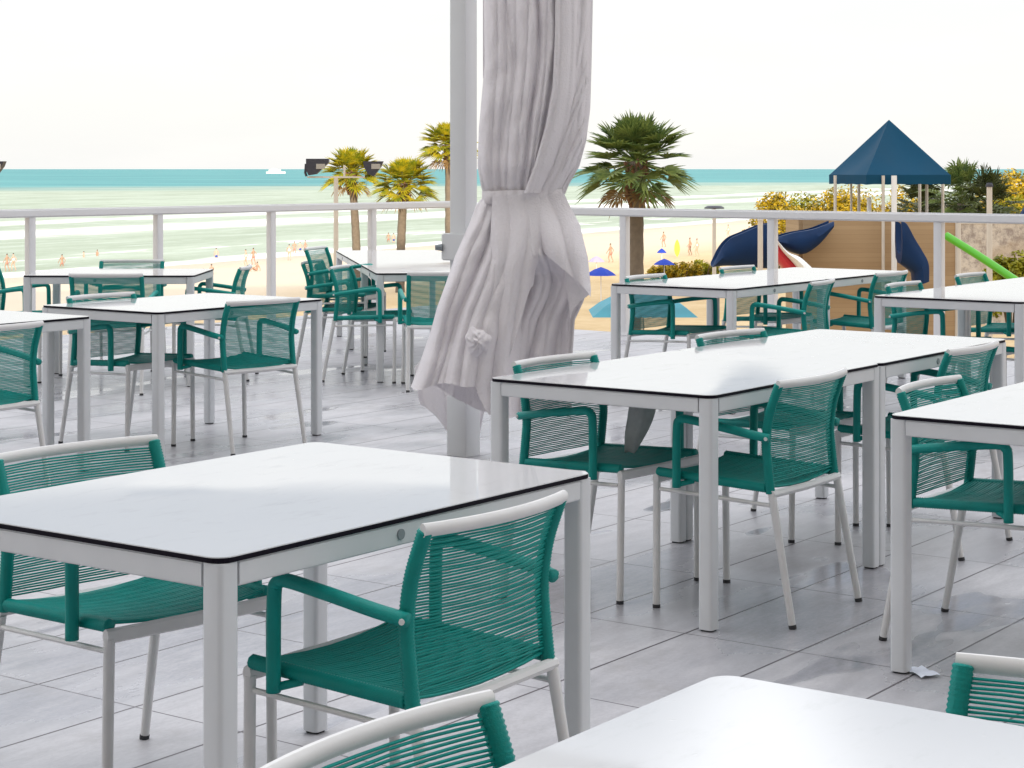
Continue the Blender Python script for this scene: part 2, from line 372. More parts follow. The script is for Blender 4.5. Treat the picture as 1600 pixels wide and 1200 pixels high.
# ------------------------------------------------------------------ tables
def make_table(L, Wd, label, group):
    t = thing('dining_table', label, 'table', group=group)
    H = 0.74; th = 0.011
    bm = bmesh.new(); prism(bm, rrect(-0.003, -0.003, L+0.003, Wd+0.003, 0.035), H-th, H, 1, 0)
    top = [f for f in bm.faces if f.material_index == 0]
    bm.normal_update()
    for f in bm.faces:
        if f.normal.z < -0.9: f.material_index = 2
    bmesh.ops.bevel(bm, geom=[e for f in top for e in f.edges], offset=0.0015, segments=2, affect='EDGES', material=0)
    obj('tabletop', bm, [M['laminate'], M['edge'], M['underside']], t)
    lw = 0.05
    for cx, cy in ((0, 0), (L-lw, 0), (0, Wd-lw), (L-lw, Wd-lw)):
        bm = bmesh.new(); prism(bm, rrect(cx, cy, cx+lw, cy+lw, 0.011, 4), 0.006, H-th-0.001)
        lg = obj('leg', bm, M['frame'], t, smooth=True)
        bm = bmesh.new(); prism(bm, rrect(cx+0.006, cy+0.006, cx+lw-0.006, cy+lw-0.006, 0.008, 3), 0.0, 0.006); obj('foot_pad', bm, M['rubber'], lg)
    ah = 0.046; z = H-th-0.001-ah/2
    for c, s in (((L/2, 0.0145, z), (L-2*lw, 0.028, ah)), ((L/2, Wd-0.0145, z), (L-2*lw, 0.028, ah)), ((0.0145, Wd/2, z), (0.028, Wd-2*lw, ah)), ((L-0.0145, Wd/2, z), (0.028, Wd-2*lw, ah))):
        bm = bmesh.new(); box(bm, c, s); ax = 0 if s[0] > s[1] else 1; bmesh.ops.bevel(bm, geom=[e for e in bm.edges if abs((e.verts[0].co-e.verts[1].co)[ax]) > 0.1], offset=0.003, segments=2, affect='EDGES')
        ap = obj('apron', bm, M['frame'], t, smooth=True)
        if s[0] > s[1]:
            bm = bmesh.new(); y0 = c[1] + (-0.0155 if c[1] < Wd/2 else 0.0155)
            tube(bm, [(0.515*L/1.22, y0-0.002, z), (0.515*L/1.22, y0+0.002, z)], 0.011, 14); obj('bolt_cap', bm, M['plug'], ap)
    return t
GT = 'white dining tables on the deck'
protoT = make_table(1.22, 0.86, 'x', GT)
tables = {}
def place_table(key, A, rz, label, first=[True]):
    t = protoT if first[0] else copy_tree(protoT); first[0] = False
    t.location = (A[0], A[1], 0); t.rotation_euler.z = rz; t['label'] = label
    tables[key] = (V((A[0], A[1], 0)), V((math.cos(rz), math.sin(rz), 0)), V((-math.sin(rz), math.cos(rz), 0)))
    return t
place_table('t1', (-0.527, 3.473), AU, 'wet white table with a bolt cap in its apron, large in the left foreground')
place_table('t2', (0.621, 5.975), AU, 'white table right of the curtain pole, nearer half of a joined pair')
place_table('t3', (1.337, 6.967), AU, 'white table joined end to end behind the one right of the curtain')
place_table('t4', (1.780, 5.005), AU, 'white table cut by the right edge, with the paper scrap at its leg')
place_table('t5', (0.275, 1.190), AU, 'white table at the bottom edge of the photo, nearest of all')
place_table('t6', (-1.740, 9.440), AU, 'white table in the left middle, between the left edge table and the curtain')
place_table('t7', (-2.728, 8.207), AU, 'white table cut by the left edge of the photo, one corner showing')
place_table('t9', (-0.926+0.86, 12.98+0.14), R(99.5), 'front table of the row that runs from the curtain to the railing')
place_table('t9b', (-0.926+0.86-0.202, 12.98+0.14+1.204), R(99.5), 'middle table of the row that runs from the curtain to the railing')
place_table('t9c', (-0.926+0.86-0.404, 12.98+0.14+2.408), R(99.5), 'rear table of the row beside the curtain, closest to the railing')
place_table('t10', (1.300, 11.29), AU, 'white table in front of the blue slide, nearer half of its pair')
place_table('t11', (2.015, 12.28), AU, 'white table in front of the tan playground wall, farther half of its pair')
place_table('t12', (2.709, 10.18), AU, 'white table at the right edge, nearer half of the pair by the green tube')
place_table('t13', (3.424, 11.17), AU, 'white table at the right edge, farther half of the pair by the green tube')
t8 = make_table(1.13, 0.86, 'white table standing square to the view beside the left railing', GT); t8.location = (-3.24, 12.72, 0)

# ------------------------------------------------------------------ chairs (x right, y forward, origin on the floor)
GC = 'teal rope armchairs round the tables'
def bow(z): return -0.034*ss(0.43, 0.60, z)
UPR = [(-0.168, 0.415), (-0.158, 0.50), (-0.152, 0.58), (-0.165, 0.67), (-0.198, 0.762)]
def upr_y(z):
    tb = [(p[1], p[0]) for p in UPR]; return lerp_tab(tb, z)
def wrapped(bm, pts, r, pitch=0.0075, seg=8, flat=None):
    """rope wound round a tube: ridged radius"""
    P = [V(p) for p in pts]; d = [0]
    for i in range(1, len(P)): d.append(d[-1]+(P[i]-P[i-1]).length)
    n = max(4, int(d[-1]/pitch)*2); out = []; rr = []
    for k in range(n+1):
        s = d[-1]*k/n; i = 0
        while i < len(P)-2 and d[i+1] < s: i += 1
        t = (s-d[i])/max(1e-9, d[i+1]-d[i]); out.append(P[i].lerp(P[i+1], t)); rr.append(r*(1.0 if k % 2 else 0.87))
    tube(bm, out, rr, seg, flat=flat)
def make_chair():
    t = thing('rope_armchair', 'x', 'chair', group=GC)
    hw = 0.225
    # seat: woven cords side to side
    bm = bmesh.new(); n = 74
    for k in range(n):
        f = k/(n-1); y = 0.240-0.400*f; z0 = 0.452-0.016*f + (0.0025 if k % 2 else 0)
        pts = []
        for i in range(7):
            x = -hw+2*hw*i/6; sag = -0.017*(1-(x/hw)**2)
            pts.append((x, y+0.0012*math.sin(k*2.3+i), z0+sag))
        tube(bm, pts, 0.0034, 5, cap=False)
    obj('seat', bm, M['cord'], t, smooth='all')
    bm = bmesh.new(); n = 50
    for k in range(n):
        z = 0.448+0.298*k/(n-1); y0 = upr_y(z); pts = []
        for i in range(9):
            x = -hw+2*hw*i/8
            pts.append((x, y0+bow(z)*(1-(x/hw)**2) + (0.001 if k % 2 else -0.001), z+0.0006*math.sin(i*1.7+k)))
        tube(bm, pts, 0.0023, 5, cap=False)
    obj('backrest', bm, M['cord'], t, smooth='all')
    bm = bmesh.new(); pts = []
    for i in range(13):
        x = -0.236+0.472*i/12; pts.append((x, -0.200+bow(0.76)*(1-(x/0.236)**2), 0.764))
    tube(bm, pts, 0.0128, 10, flat=(0.8, 1.05)); obj('top_rail', bm, M['chair_metal'], t, smooth=True)
    for s in (-1, 1):
        up = cr([(s*hw, y, z) for y, z in UPR], 6)
        bm = bmesh.new(); wrapped(bm, up, 0.0165); obj('back_upright', bm, M['cord_dark'], t, smooth='all')
        bm = bmesh.new(); wrapped(bm, [(s*hw, 0.250, 0.448), (s*hw, -0.152, 0.432)], 0.0165); obj('seat_rail', bm, M['cord_dark'], t, smooth='all')
        # arm: from the upright forward and slightly up, over a round corner, down the post, hooked to the seat rail
        xa = s*0.256
        arm = cr([(s*0.243, -0.170, 0.592), (xa, -0.10, 0.604), (xa+s*.004, 0.02, 0.622), (xa+s*.004, 0.125, 0.634), (xa+s*.004, 0.148, 0.626), (xa+s*.004, 0.156, 0.604), (xa+s*.004, 0.158, 0.50), (xa+s*.004, 0.158, 0.408)], 5)
        bm = bmesh.new(); tube(bm, arm, 0.0150, 10, flat=(1.05, 0.95)); tube(bm, [(xa+s*.002, 0.154, 0.418), (xa-s*.02, 0.132, 0.424), (s*0.226, 0.112, 0.430)], 0.009, 8); a = obj('armrest', bm, M['cord_dark'], t, smooth='all')
        bm = bmesh.new(); tube(bm, [(s*0.236, -0.152, 0.592), (s*0.262, -0.170, 0.592)], 0.006, 8); obj('bolt', bm, M['chair_metal'], a)
        fl = [(s*0.234, 0.250, 0.012), (s*0.228, 0.252, 0.420)]
        bm = bmesh.new(); tube(bm, fl, 0.0125, 10); lg = obj('leg', bm, M['chair_metal'], t, smooth=True)
        bm = bmesh.new(); tube(bm, [(s*0.234, 0.250, 0), (s*0.234, 0.250, 0.012)], 0.0132, 10); obj('foot_cap', bm, M['rubber'], lg)
        bl = [(s*0.236, -0.250, 0.012), (s*0.228, -0.176, 0.405)]
        bm = bmesh.new(); tube(bm, bl, [0.0115, 0.0135], 10); lg = obj('leg', bm, M['chair_metal'], t, smooth=True)
        bm = bmesh.new(); tube(bm, [(s*0.2362, -0.2525, 0), (s*0.236, -0.250, 0.012)], 0.0125, 10); obj('foot_cap', bm, M['rubber'], lg)
        bm = bmesh.new(); tube(bm, [(s*0.229, 0.240, 0.392), (s*0.231, 0.03, 0.386), (s*0.229, -0.172, 0.378)], 0.0068, 8); obj('stretcher', bm, M['chair_metal'], t, smooth=True)
    bm = bmesh.new(); tube(bm, [(-0.238, 0.252, 0.426), (0, 0.254, 0.424), (0.238, 0.252, 0.426)], 0.014, 8, flat=(0.8, 1.2)); obj('front_rail', bm, M['chair_metal'], t, smooth=True)
    bm = bmesh.new(); tube(bm, [(-0.236, -0.176, 0.414), (0, -0.182, 0.412), (0.236, -0.176, 0.414)], 0.013, 8); obj('rear_rail', bm, M['chair_metal'], t, smooth=True)
    return t
protoC = make_chair()
firstC = [True]
def chair(pos, ang, label, z=0.0):
    """ang: direction the sitter faces"""
    c = protoC if firstC[0] else copy_tree(protoC); firstC[0] = False
    c.location = (pos[0], pos[1], z); c.rotation_euler.z = ang - R(90); c['label'] = label
    return c
def seat_at(key, side, du, din, label, turn=0.0):
    A, u, v = tables[key]
    if side == 'near': p = A+u*(0.61+du)+v*din; ang = math.atan2(v.y, v.x)
    elif side == 'far': p = A+v*0.86+u*(0.61+du)-v*din; ang = math.atan2(-v.y, -v.x)
    elif side == 'end': p = A+u*(1.22-din)+v*(0.43+du); ang = math.atan2(-u.y, -u.x)
    return chair(p, ang+R(turn), label)
seat_at('t1', 'near', -0.049, -0.008, 'teal armchair seen from behind, pushed under the large left foreground table')
seat_at('t1', 'far', 0.02, -0.064, 'teal armchair on the far side of the large left foreground table, at the left edge', -7)
seat_at('t5', 'far', 0.01, 0.07, 'armchair cut by the bottom edge, only its back left of the nearest table')
seat_at('t5', 'end', -0.085, 0.035, 'armchair back in the bottom right corner, at the end of the nearest table')
seat_at('t2', 'near', -0.176, 0.073, 'armchair with back turned and long splayed legs at the table right of the curtain')
seat_at('t2', 'far', -0.19, 0.174, 'armchair facing us at the foot of the curtain, grey cloth on its seat', -3)
seat_at('t3', 'near', -0.09, 0.06, 'armchair seen from behind at the far end of the joined pair of tables', 0)
seat_at('t3', 'far', -0.13, 0.16, 'armchair whose top bar alone shows beyond the joined pair of tables', -6)
seat_at('t4', 'far', -0.036, 0.075, 'armchair tucked behind the right edge table that has the paper scrap at its leg')
seat_at('t6', 'near', 0.03, 0.068, 'armchair seen from behind at the left middle table, just left of the curtain', -8)
seat_at('t6', 'far', -0.2, 0.2, 'armchair half hidden behind the left middle table, facing us')
seat_at('t7', 'near', -0.26, -0.19, 'armchair cut by the left edge at half height, at the left edge table')
seat_at('t10', 'near', -0.08, -0.10, 'armchair seen from behind below the tan wall, at the blue slide table pair', 10)
seat_at('t10', 'far', -0.2, 0.2, 'armchair behind the table pair by the blue slide, below the large palm')
seat_at('t11', 'far', -0.13, 0.14, 'armchair behind the table pair, its top bar just under the dark blue slide')
seat_at('t11', 'near', -0.14, -0.03, 'armchair in front of the tall narrow blue slide, at the table pair end')
seat_at('t12', 'far', 0.075, 0.07, 'armchair top bar just below the foot of the tall narrow blue slide')
seat_at('t13', 'far', 0.03, 0.0, 'armchair whose top bar shows just below the green tube')
seat_at('t12', 'near', 0.0, 0.0, 'armchair at the right edge, only arm and legs under the table by the green tube')
chair((-2.60, 12.50), R(90), 'armchair seen from behind at the table beside the left railing')
chair((-2.80, 13.95), R(-90), 'armchair beyond the table by the left railing, its top bar against the water')
chair((-3.42, 13.2), R(-4), 'armchair in profile at the left edge, facing right to the table by the railing')
chair((-2.05, 13.3), R(180), 'armchair in profile facing left, right of the table by the left railing')
chair((-0.99, 13.22), R(-12), 'armchair in front of the stacked ones, facing the table row left of the curtain')
chair((-1.26, 13.95), R(-12), 'lower armchair of the stack of two left of the curtain')
chair((-1.235, 13.95), R(-13), 'upper armchair of the stack of two left of the curtain', 0.1)
chair((-0.47, 12.70), R(97), 'armchair seen from behind at the head of the table row, beside the curtain')

# ------------------------------------------------------------------ pergola pole, curtain
per = thing('curtain_pole', 'grey square post beside the tied curtain, with a rounded collar', 'post', (-0.245, 9.70, 0))
bm = bmesh.new(); prism(bm, rrect(-0.05, -0.05, 0.05, 0.05, 0.006, 2), 0.0, 2.9); po = obj('post', bm, M['pole'], per, smooth=True, rz=AU)
bm = bmesh.new(); prism(bm, rrect(-0.062, -0.062, 0.062, 0.062, 0.01, 2), 0.001, 0.30); obj('base_sleeve', bm, M['pole'], per, smooth=True, rz=AU)
bm = bmesh.new(); prism(bm, rrect(-0.088, -0.088, 0.088, 0.088, 0.03, 4), 0.985, 1.12)
bmesh.ops.bevel(bm, geom=bm.edges[:], offset=0.012, segments=2, affect='EDGES', clamp_overlap=True); obj('collar', bm, M['pole'], per, smooth=True, rz=AU)
bm = bmesh.new(); tube(bm, [(-0.142, -0.03, 1.05), (-0.105, -0.03, 1.05)], [0.013, 0.02], 10); obj('collar_knob', bm, M['plug'], per, smooth=True)
bm = bmesh.new(); box(bm, (1.7, 0, 2.95), (3.6, 0.1, 0.12)); obj('beam', bm, M['pole'], per, rz=AU-R(90))
bm = bmesh.new(); prism(bm, rrect(3.4, -0.05, 3.5, 0.05, 0.006, 2), 0.0, 2.889); obj('post', bm, M['pole'], per, smooth=True, rz=AU-R(90))

cur = thing('tied_curtain', 'pale grey lilac curtain bunched and tied at waist height beside the post', 'curtain', (0.06, 9.33, 0))
LT = [(0, 756), (100, 757), (200, 748), (260, 746), (290, 751), (306, 756), (320, 744), (350, 733), (400, 711), (450, 694), (480, 683), (520, 672), (560, 658), (610, 640), (700, 640)]
RT = [(-60, 922), (0, 922), (100, 920), (170, 918), (220, 912), (260, 901), (290, 884), (306, 878), (320, 886), (350, 901), (400, 914), (440, 919), (470, 912), (500, 898), (560, 894), (700, 892)]
Yc = 9.33; k_ = Yc/3000
def cloth_surface(nz, ns, fold, y0f, lf, rf, ztop, hem, thick=None):
    bm = bmesh.new(); rows = []
    for j in range(nz+1):
        row = []
        for i in range(ns+1):
            s = i/ns; py1 = hem(s); py = ztop + (py1-ztop)*j/nz
            l, r = lf(py), rf(py); ws = s + fold(s, py)[1]
            px = l+(r-l)*ws
            row.append(bm.verts.new(((px-800)*k_-0.06, y0f(s, py)+fold(s, py)[0], CH-(py-264)*k_)))
        rows.append(row)
    for j in range(nz):
        for i in range(ns): bm.faces.new((rows[j][i], rows[j+1][i], rows[j+1][i+1], rows[j][i+1]))
    return bm
def pinch(py): return math.exp(-((py-306)/34)**2)
def nz1(a, b, c=0.0): return noise.noise(V((a, b, c)))
def sharp(x):                            # rounded ridges, creased valleys
    return abs(math.sin(x))**0.8
def fold_main(s, py):
    w = s + 0.022*nz1(s*5, py*0.006, 3)
    amp = 0.050*(1-0.55*pinch(py))*(0.75+0.25*nz1(s*3, py*0.004, 9))
    if py > 306: amp *= 1+0.5*ss(306, 450, py)
    # folds gather toward the tie: on the right they run diagonally into it
    g = s + (0.6*ss(0.40, 1.0, s)*ss(40, 306, py) if py < 306 else 0.6*ss(0.40, 1.0, s)*(1-ss(306, 450, py)))
    f = sharp(g*12.5+1.7*nz1(s*2.6, py*0.0055, 5)+1.1*ss(306, 600, py)*s)
    f2 = sharp(g*31+2*nz1(s*4, py*0.005, 7))
    y = -amp*f-0.45*amp*f2 - 0.006*nz1(s*14, py*0.04, 2) - 0.015*nz1(s*6+py*0.008, py*0.016, 12)*(1-pinch(py)) - 0.009*abs(nz1(s*11-py*0.012, py*0.022, 21))
    return y, 0.010*nz1(s*9, py*0.012, 1)*math.sin(math.pi*s)
def depth_main(s, py):
    d = lerp_tab([(-60, 0.10), (150, 0.105), (260, 0.075), (306, 0.045), (340, 0.06), (450, 0.11), (700, 0.14)], py)
    y = -d*math.sin(math.pi*min(1, max(0, s)))**0.6
    return y + (0.05 if s < 0.02 or s > 0.98 else 0)
lf = lambda py: lerp_tab(LT, py); rf = lambda py: lerp_tab(RT, py)
def hem_main(s):                         # hem pixel rows, left to right
    return lerp_tab([(0, 606), (0.12, 600), (0.25, 592), (0.40, 600), (0.5, 640), (0.70, 655), (1, 650)], s) + 2*math.sin(s*27)
# the bundle above and the skirt below the tie are one sheet; its inner fold is set back behind the flaps
def y_main(s, py):
    y = depth_main(s, py)
    y += 0.16*ss(395, 430, py)*ss(0.50, 0.60, s + (py-430)*-0.0004)*(1-ss(0.97, 1.0, s))     # dark opening lower right
    return y
bm = cloth_surface(150, 150, fold_main, y_main, lf, rf, -110, hem_main)
obj('cloth', bm, M['cloth'], cur, smooth='all')
# back side of the bundle
def y_back(s, py): return lerp_tab([(-60, 0.10), (260, 0.07), (306, 0.045), (340, 0.06), (450, 0.12), (700, 0.15)], py)*math.sin(math.pi*s)**0.6+0.045
bm = cloth_surface(80, 60, lambda s, py: (-fold_main(s*0.8+0.3, py)[0]*0.8, 0), y_back, lambda p: lf(p)+1, lambda p: rf(p)-1, -110, lambda s: 598+55*ss(0.0, 0.5, s))
obj('back_cloth', bm, M['cloth'], cur, smooth='all')
# right-hand front flap under the tie, with its pointed corner
def flapL(py): return lerp_tab([(300, 818), (330, 832), (380, 845), (400, 850), (430, 866), (456, 884), (480, 890)], py)
def flapR(py): return lerp_tab([(300, 880), (320, 889), (350, 905), (400, 917), (450, 922), (462, 921), (480, 908)], py)
bm = cloth_surface(46, 34, lambda s, py: (-0.020*sharp(s*6+0.4*nz1(s*3, py*0.01))*(0.4+ss(300, 380, py)), 0), lambda s, py: -0.075-0.09*ss(306, 400, py)*math.sin(math.pi*(0.15+0.75*s)),
                   flapL, flapR, 303, lambda s: 390+72*s**0.85)
obj('front_flap', bm, M['cloth'], cur, smooth='all')
bm = cloth_surface(20, 14, lambda s, py: (-0.006*sharp(s*5), 0), lambda s, py: -0.07-0.03*s, lambda p: 880+0.12*(p-410), lambda p: lerp_tab([(410, 886), (456, 921), (500, 894)], p), 412, lambda s: 498-40*s)
obj('turned_hem', bm, M['cloth'], cur, smooth='all')
# middle flap: left sheet's edge, falling over the opening
bm = cloth_surface(60, 30, lambda s, py: (-0.018*sharp(s*9+0.8*nz1(s*3, py*0.008))*(0.3+ss(300, 380, py)), 0), lambda s, py: -0.085-0.07*ss(306, 420, py)*math.sin(math.pi*(0.1+0.8*s)),
                   lambda p: lerp_tab([(300, 770), (400, 765), (560, 742)], p), lambda p: lerp_tab([(300, 840), (340, 852), (392, 846), (420, 836), (560, 818)], p), 303, lambda s: 596-150*ss(0.55, 1.0, s)+3*math.sin(s*25))
obj('front_flap', bm, M['cloth'], cur, smooth='all')
# outer panel on the right: its free edge runs down and then diagonally into the tie
def upL(py): return lerp_tab([(-110, 868), (60, 866), (140, 862), (200, 851), (260, 834), (302, 818)], py)
bm = cloth_surface(110, 40, lambda s, py: (-0.022*sharp(4.2*s+3.0*ss(40, 306, py)*s+0.8*nz1(s*2, py*0.004, 4))-0.008*sharp(17*s+2*nz1(s*3, py*.006)), 0),
                   lambda s, py: depth_main(0.5, py)*0.92*math.cos(1.45*s)**0.8-0.045*(1-s)+0.03*s-0.02, upL, lambda p: rf(p)+4, -110, lambda s: 301+2*s)
obj('front_flap', bm, M['cloth'], cur, smooth='all')
# thin tail hanging behind to the floor
bm = cloth_surface(40, 40, lambda s, py: (-0.02*sharp(s*10+nz1(s*3, py*.01)), 0), lambda s, py: 0.50+0.03*s, lambda p: lerp_tab([(520, 700), (590, 640), (640, 646), (705, 668)], p), lambda p: 775-0.2*(p-560), 520, lambda s: 652+52*ss(0.0, 0.45, s)+2*math.sin(s*19))
obj('curtain_tail', bm, M['cloth'], cur, smooth='all')
# tie band: a flat strip drawn tight round the bundle
bm = cloth_surface(6, 60, lambda s, py: (-0.006*sharp(s*24+py*0.05), 0), lambda s, py: depth_main(s, 306)-0.034-0.008*math.cos((py-306)/7), lambda p: 753, lambda p: 881, 296, lambda s: 316)
for v in bm.verts: v.co.z += 0.03*(v.co.x-0.05)
obj('tie_band', bm, M['cloth'], cur, smooth='all')
bm = cloth_surface(4, 30, lambda s, py: (0, 0), lambda s, py: y_back(s, 306)+0.02, lambda p: 753, lambda p: 881, 296, lambda s: 316)
for v in bm.verts: v.co.z += 0.03*(v.co.x-0.05)
obj('tie_band', bm, M['cloth'], cur, smooth='all')
# gathered, crumpled patch on the skirt
bm = bmesh.new(); cx, cz = (747-800)*k_-0.06, CH-(527-264)*k_; rings = []
for j in range(13):
    q = j/12; row = []
    for i in range(32):
        a = 2*math.pi*i/32; r_ = 0.058*q*(1+0.14*math.sin(3*a+1)+0.08*math.sin(7*a))
        y = -0.272+0.05*q*q+0.020*nz1(math.cos(a)*q*4.5, math.sin(a)*q*4.5, 2.0)*(1-q*0.6)+0.010*math.sin(a*9+q*5)*q
        row.append(bm.verts.new((cx+r_*math.cos(a), y, cz+r_*1.15*math.sin(a))))
    rings.append(row)
for j in range(12):
    for i in range(32): bm.faces.new((rings[j][i], rings[j][(i+1) % 32], rings[j+1][(i+1) % 32], rings[j+1][i]))
bmesh.ops.remove_doubles(bm, verts=bm.verts[:], dist=0.0005); bmesh.ops.recalc_face_normals(bm, faces=bm.faces[:])
obj('gathered_knot', bm, M['cloth'], cur, smooth='all')
bm = bmesh.new()
box(bm, ((760-800)*k_-0.06, 0.2, 2.17), (0.04, 0.004, 0.55)); o = obj('hanging_strap', bm, M['cloth'], cur)

# grey rolled cloth on the chair by the curtain
bm = bmesh.new(); rows = []
base = PX(985, 706, 6.55)
for j in range(15):
    f = j/14; c = V((0.075*f*0.7, 0.02*f, 0.20*f)); w = 0.012+0.034*math.sin(math.pi*min(1, f*0.62+0.06))
    rows.append([bm.verts.new(c+V((w*math.cos(a)*(1+0.12*math.sin(3*a+f*3)), 0.6*w*math.sin(a)*(1+0.3*math.sin(4*a+f*2)), 0.004*math.sin(a*2)))) for a in [2*math.pi*i/20 for i in range(20)]])
for j in range(14):
    for i in range(20): bm.faces.new((rows[j][i], rows[j][(i+1) % 20], rows[j+1][(i+1) % 20], rows[j+1][i]))
bm.faces.new(rows[0][::-1]); bm.faces.new(rows[-1])
tag(obj('rolled_cloth', bm, M['cloth_grey'], smooth='all', loc=base), 'grey striped rolled cloth standing on the chair seat right of the curtain foot', 'cloth')
# paper scrap on the floor
bm = bmesh.new(); g_ = [[bm.verts.new((-0.032+0.064*i/5, -0.05+0.1*j/5, 0.004+0.006*abs(math.sin(i*1.3+j*0.9)))) for i in range(6)] for j in range(6)]
for j in range(5):
    for i in range(5): bm.faces.new((g_[j][i], g_[j][i+1], g_[j+1][i+1], g_[j+1][i]))
p = PX(1440, 1053, CH*3000/(1053-264))
tag(obj('paper_scrap', bm, M['paper'], smooth='all', loc=(p.x, p.y, 0), rz=R(20)), 'small crumpled white paper scrap on the tiles beside a table leg', 'paper')

# ------------------------------------------------------------------ railings
def railing(name, posts, label):
    t = thing(name, label, 'railing', posts[0])
    o0 = posts[0]; ang = math.atan2((posts[1]-posts[0]).y, (posts[1]-posts[0]).x)
    for i, p in enumerate(posts):
        q = p-o0
        bm = bmesh.new(); c, s = math.cos(ang), math.sin(ang)
        pr = [(q.x+x*c-y*s, q.y+x*s+y*c) for x, y in rrect(-0.034, -0.034, 0.034, 0.034, 0.006, 2)]
        prism(bm, pr, 0.012, 1.032); ps = obj('post', bm, M['rail'], t, smooth=True)
        bm = bmesh.new(); pr = [(q.x+x*c-y*s, q.y+x*s+y*c) for x, y in rrect(-0.06, -0.06, 0.06, 0.06, 0.01, 2)]
        prism(bm, pr, 0.0, 0.012); obj('base_plate', bm, M['rail'], ps)
    L = (posts[-1]-posts[0]).length
    bm = bmesh.new(); box(bm, (0, 0, 0), (L+0.1, 0.09, 0.072)); bmesh.ops.bevel(bm, geom=bm.edges[:], offset=0.012, segments=3, affect='EDGES')
    mid = (posts[-1]-posts[0])/2
    obj('top_rail', bm, M['rail'], t, smooth=True, loc=(mid.x, mid.y, 1.069), rz=ang)
    return t
railing('deck_railing', rl, 'white painted railing on the left, from the left edge to behind the post')
railing('deck_railing', rr_, 'white painted railing on the right, between curtain and right edge')
railing('deck_railing', [rl[-1]+V((.04, -.12, 0)), rr_[0]+V((-.01, .12, 0))], 'short return of white railing behind the curtain')

# ------------------------------------------------------------------ palms
def fan_leaf(bm, o, d, L, fan, droop, rng, n=20, tipd=0.28):
    """petiole from o along d (bending down), then a fan of leaflets"""
    d = d.normalized(); side = d.cross(V((0, 0, 1)))
    if side.length < 0.05: side = V((1, 0, 0))
    side.normalize(); up = side.cross(d).normalized()
    pts = [o+d*L*t+V((0, 0, -droop*L*t*t)) for t in (0, 0.35, 0.7, 1)]
    tube(bm, pts, [0.035, 0.028, 0.022, 0.016], 4, cap=False)
    e = pts[-1]; dd = (pts[-1]-pts[-2]).normalized()
    up = side.cross(dd).normalized()
    for i in range(n):
        a = R(-115+230*i/(n-1))+rng.uniform(-.05, .05)
        ln = fan*(0.72+0.28*math.cos(a*0.75))*rng.uniform(0.85, 1.1)
        ld = (dd*math.cos(a)+side*math.sin(a)+up*(0.12+0.25*abs(math.sin(a)))).normalized()
        w = 0.042*fan+0.014
        nrm = ld.cross(up).normalized()
        m1 = e+ld*ln*0.55; tip = e+ld*ln+V((0, 0, -tipd*ln*rng.uniform(0.5, 1.3)))
        v = [bm.verts.new(x) for x in (e, m1+nrm*w-up*0.25*w, tip, m1-nrm*w-up*0.25*w)]
        mv = bm.verts.new(m1+up*0.4*w)
        bm.faces.new((v[0], v[1], mv)); bm.faces.new((v[1], v[2], mv)); bm.faces.new((v[2], v[3], mv)); bm.faces.new((v[3], v[0], mv))
def palm(px, py, Y, rad, trunk_r, leaf, label, seed, lean=0.0, nleaf=66):
    rng = random.Random(seed); c = PX(px, py, Y); gz = ground_z(c.x, c.y)
    t = thing('cabbage_palm', label, 'palm tree', (c.x+lean, c.y, gz), group='palms on the beach')
    H = c.z-gz
    bm = bmesh.new(); path = [(-lean*f*f, 0.1*math.sin(f*4), -0.2+f*(H+0.1)) for f in [i/24 for i in range(25)]]
    tube(bm, path, [trunk_r*(1.15-0.18*i/24+0.05*math.sin(i*2.3)) for i in range(25)], 12)
    obj('trunk', bm, M['bark'], t, smooth='all')
    bm = bmesh.new()                                    # old leaf bases under the crown
    for k in range(34):
        a = k*2.4; z = H-1.3*rad*0.5*(k/34)-0.1; o = V((-lean+trunk_r*0.7*math.cos(a), trunk_r*0.7*math.sin(a), z-0.25))
        tube(bm, [o, o+V((0.22*math.cos(a), 0.22*math.sin(a), 0.38))*rad*0.5], [0.10*rad*0.5, 0.05*rad*0.5], 5)
    obj('leaf_bases', bm, M['boots'], t)
    bm = bmesh.new(); o = V((-lean, 0, H))
    for k in range(nleaf):
        f = (k+0.5)/nleaf; el = R(84-98*f)+rng.uniform(-.14, .14); a = k*2.39996+rng.uniform(-.2, .2)
        d = V((math.cos(a)*math.cos(el), math.sin(a)*math.cos(el), math.sin(el)))
        m_ = 1.0-0.28*ss(R(35), R(82), el)
        fan_leaf(bm, o+V((0, 0, -0.25*f)), d, rad*m_*rng.uniform(0.50, 0.68), rad*m_*rng.uniform(0.42, 0.56), 0.04+0.30*f*f, rng, 20, 0.14)
    obj('crown', bm, leaf, t)
    bm = bmesh.new()
    for k in range(7):
        a = k*0.9+seed; d = V((math.cos(a), math.sin(a), -0.55))
        fan_leaf(bm, o+V((0, 0, -0.35)), d, rad*0.5, rad*0.36, 0.4, rng, 12)
    obj('dead_fronds', bm, M['dead'], t)
    return t
palm(994, 247, 63, 2.0, 0.24, M['palm'], 'large green fan palm right of the curtain, standing in shade', 3)
palm(549, 266, 135, 2.15, 0.27, M['palm_sunlit'], 'sunlit fan palm behind the floodlight mast', 5, 0.4)
palm(632, 284, 131, 2.35, 0.28, M['palm_sunlit'], 'low golden fan palm between the floodlight mast and the post', 8, -0.3)
palm(702, 224, 128, 2.1, 0.27, M['palm_sunlit'], 'tallest golden fan palm, half hidden by the curtain post', 11)

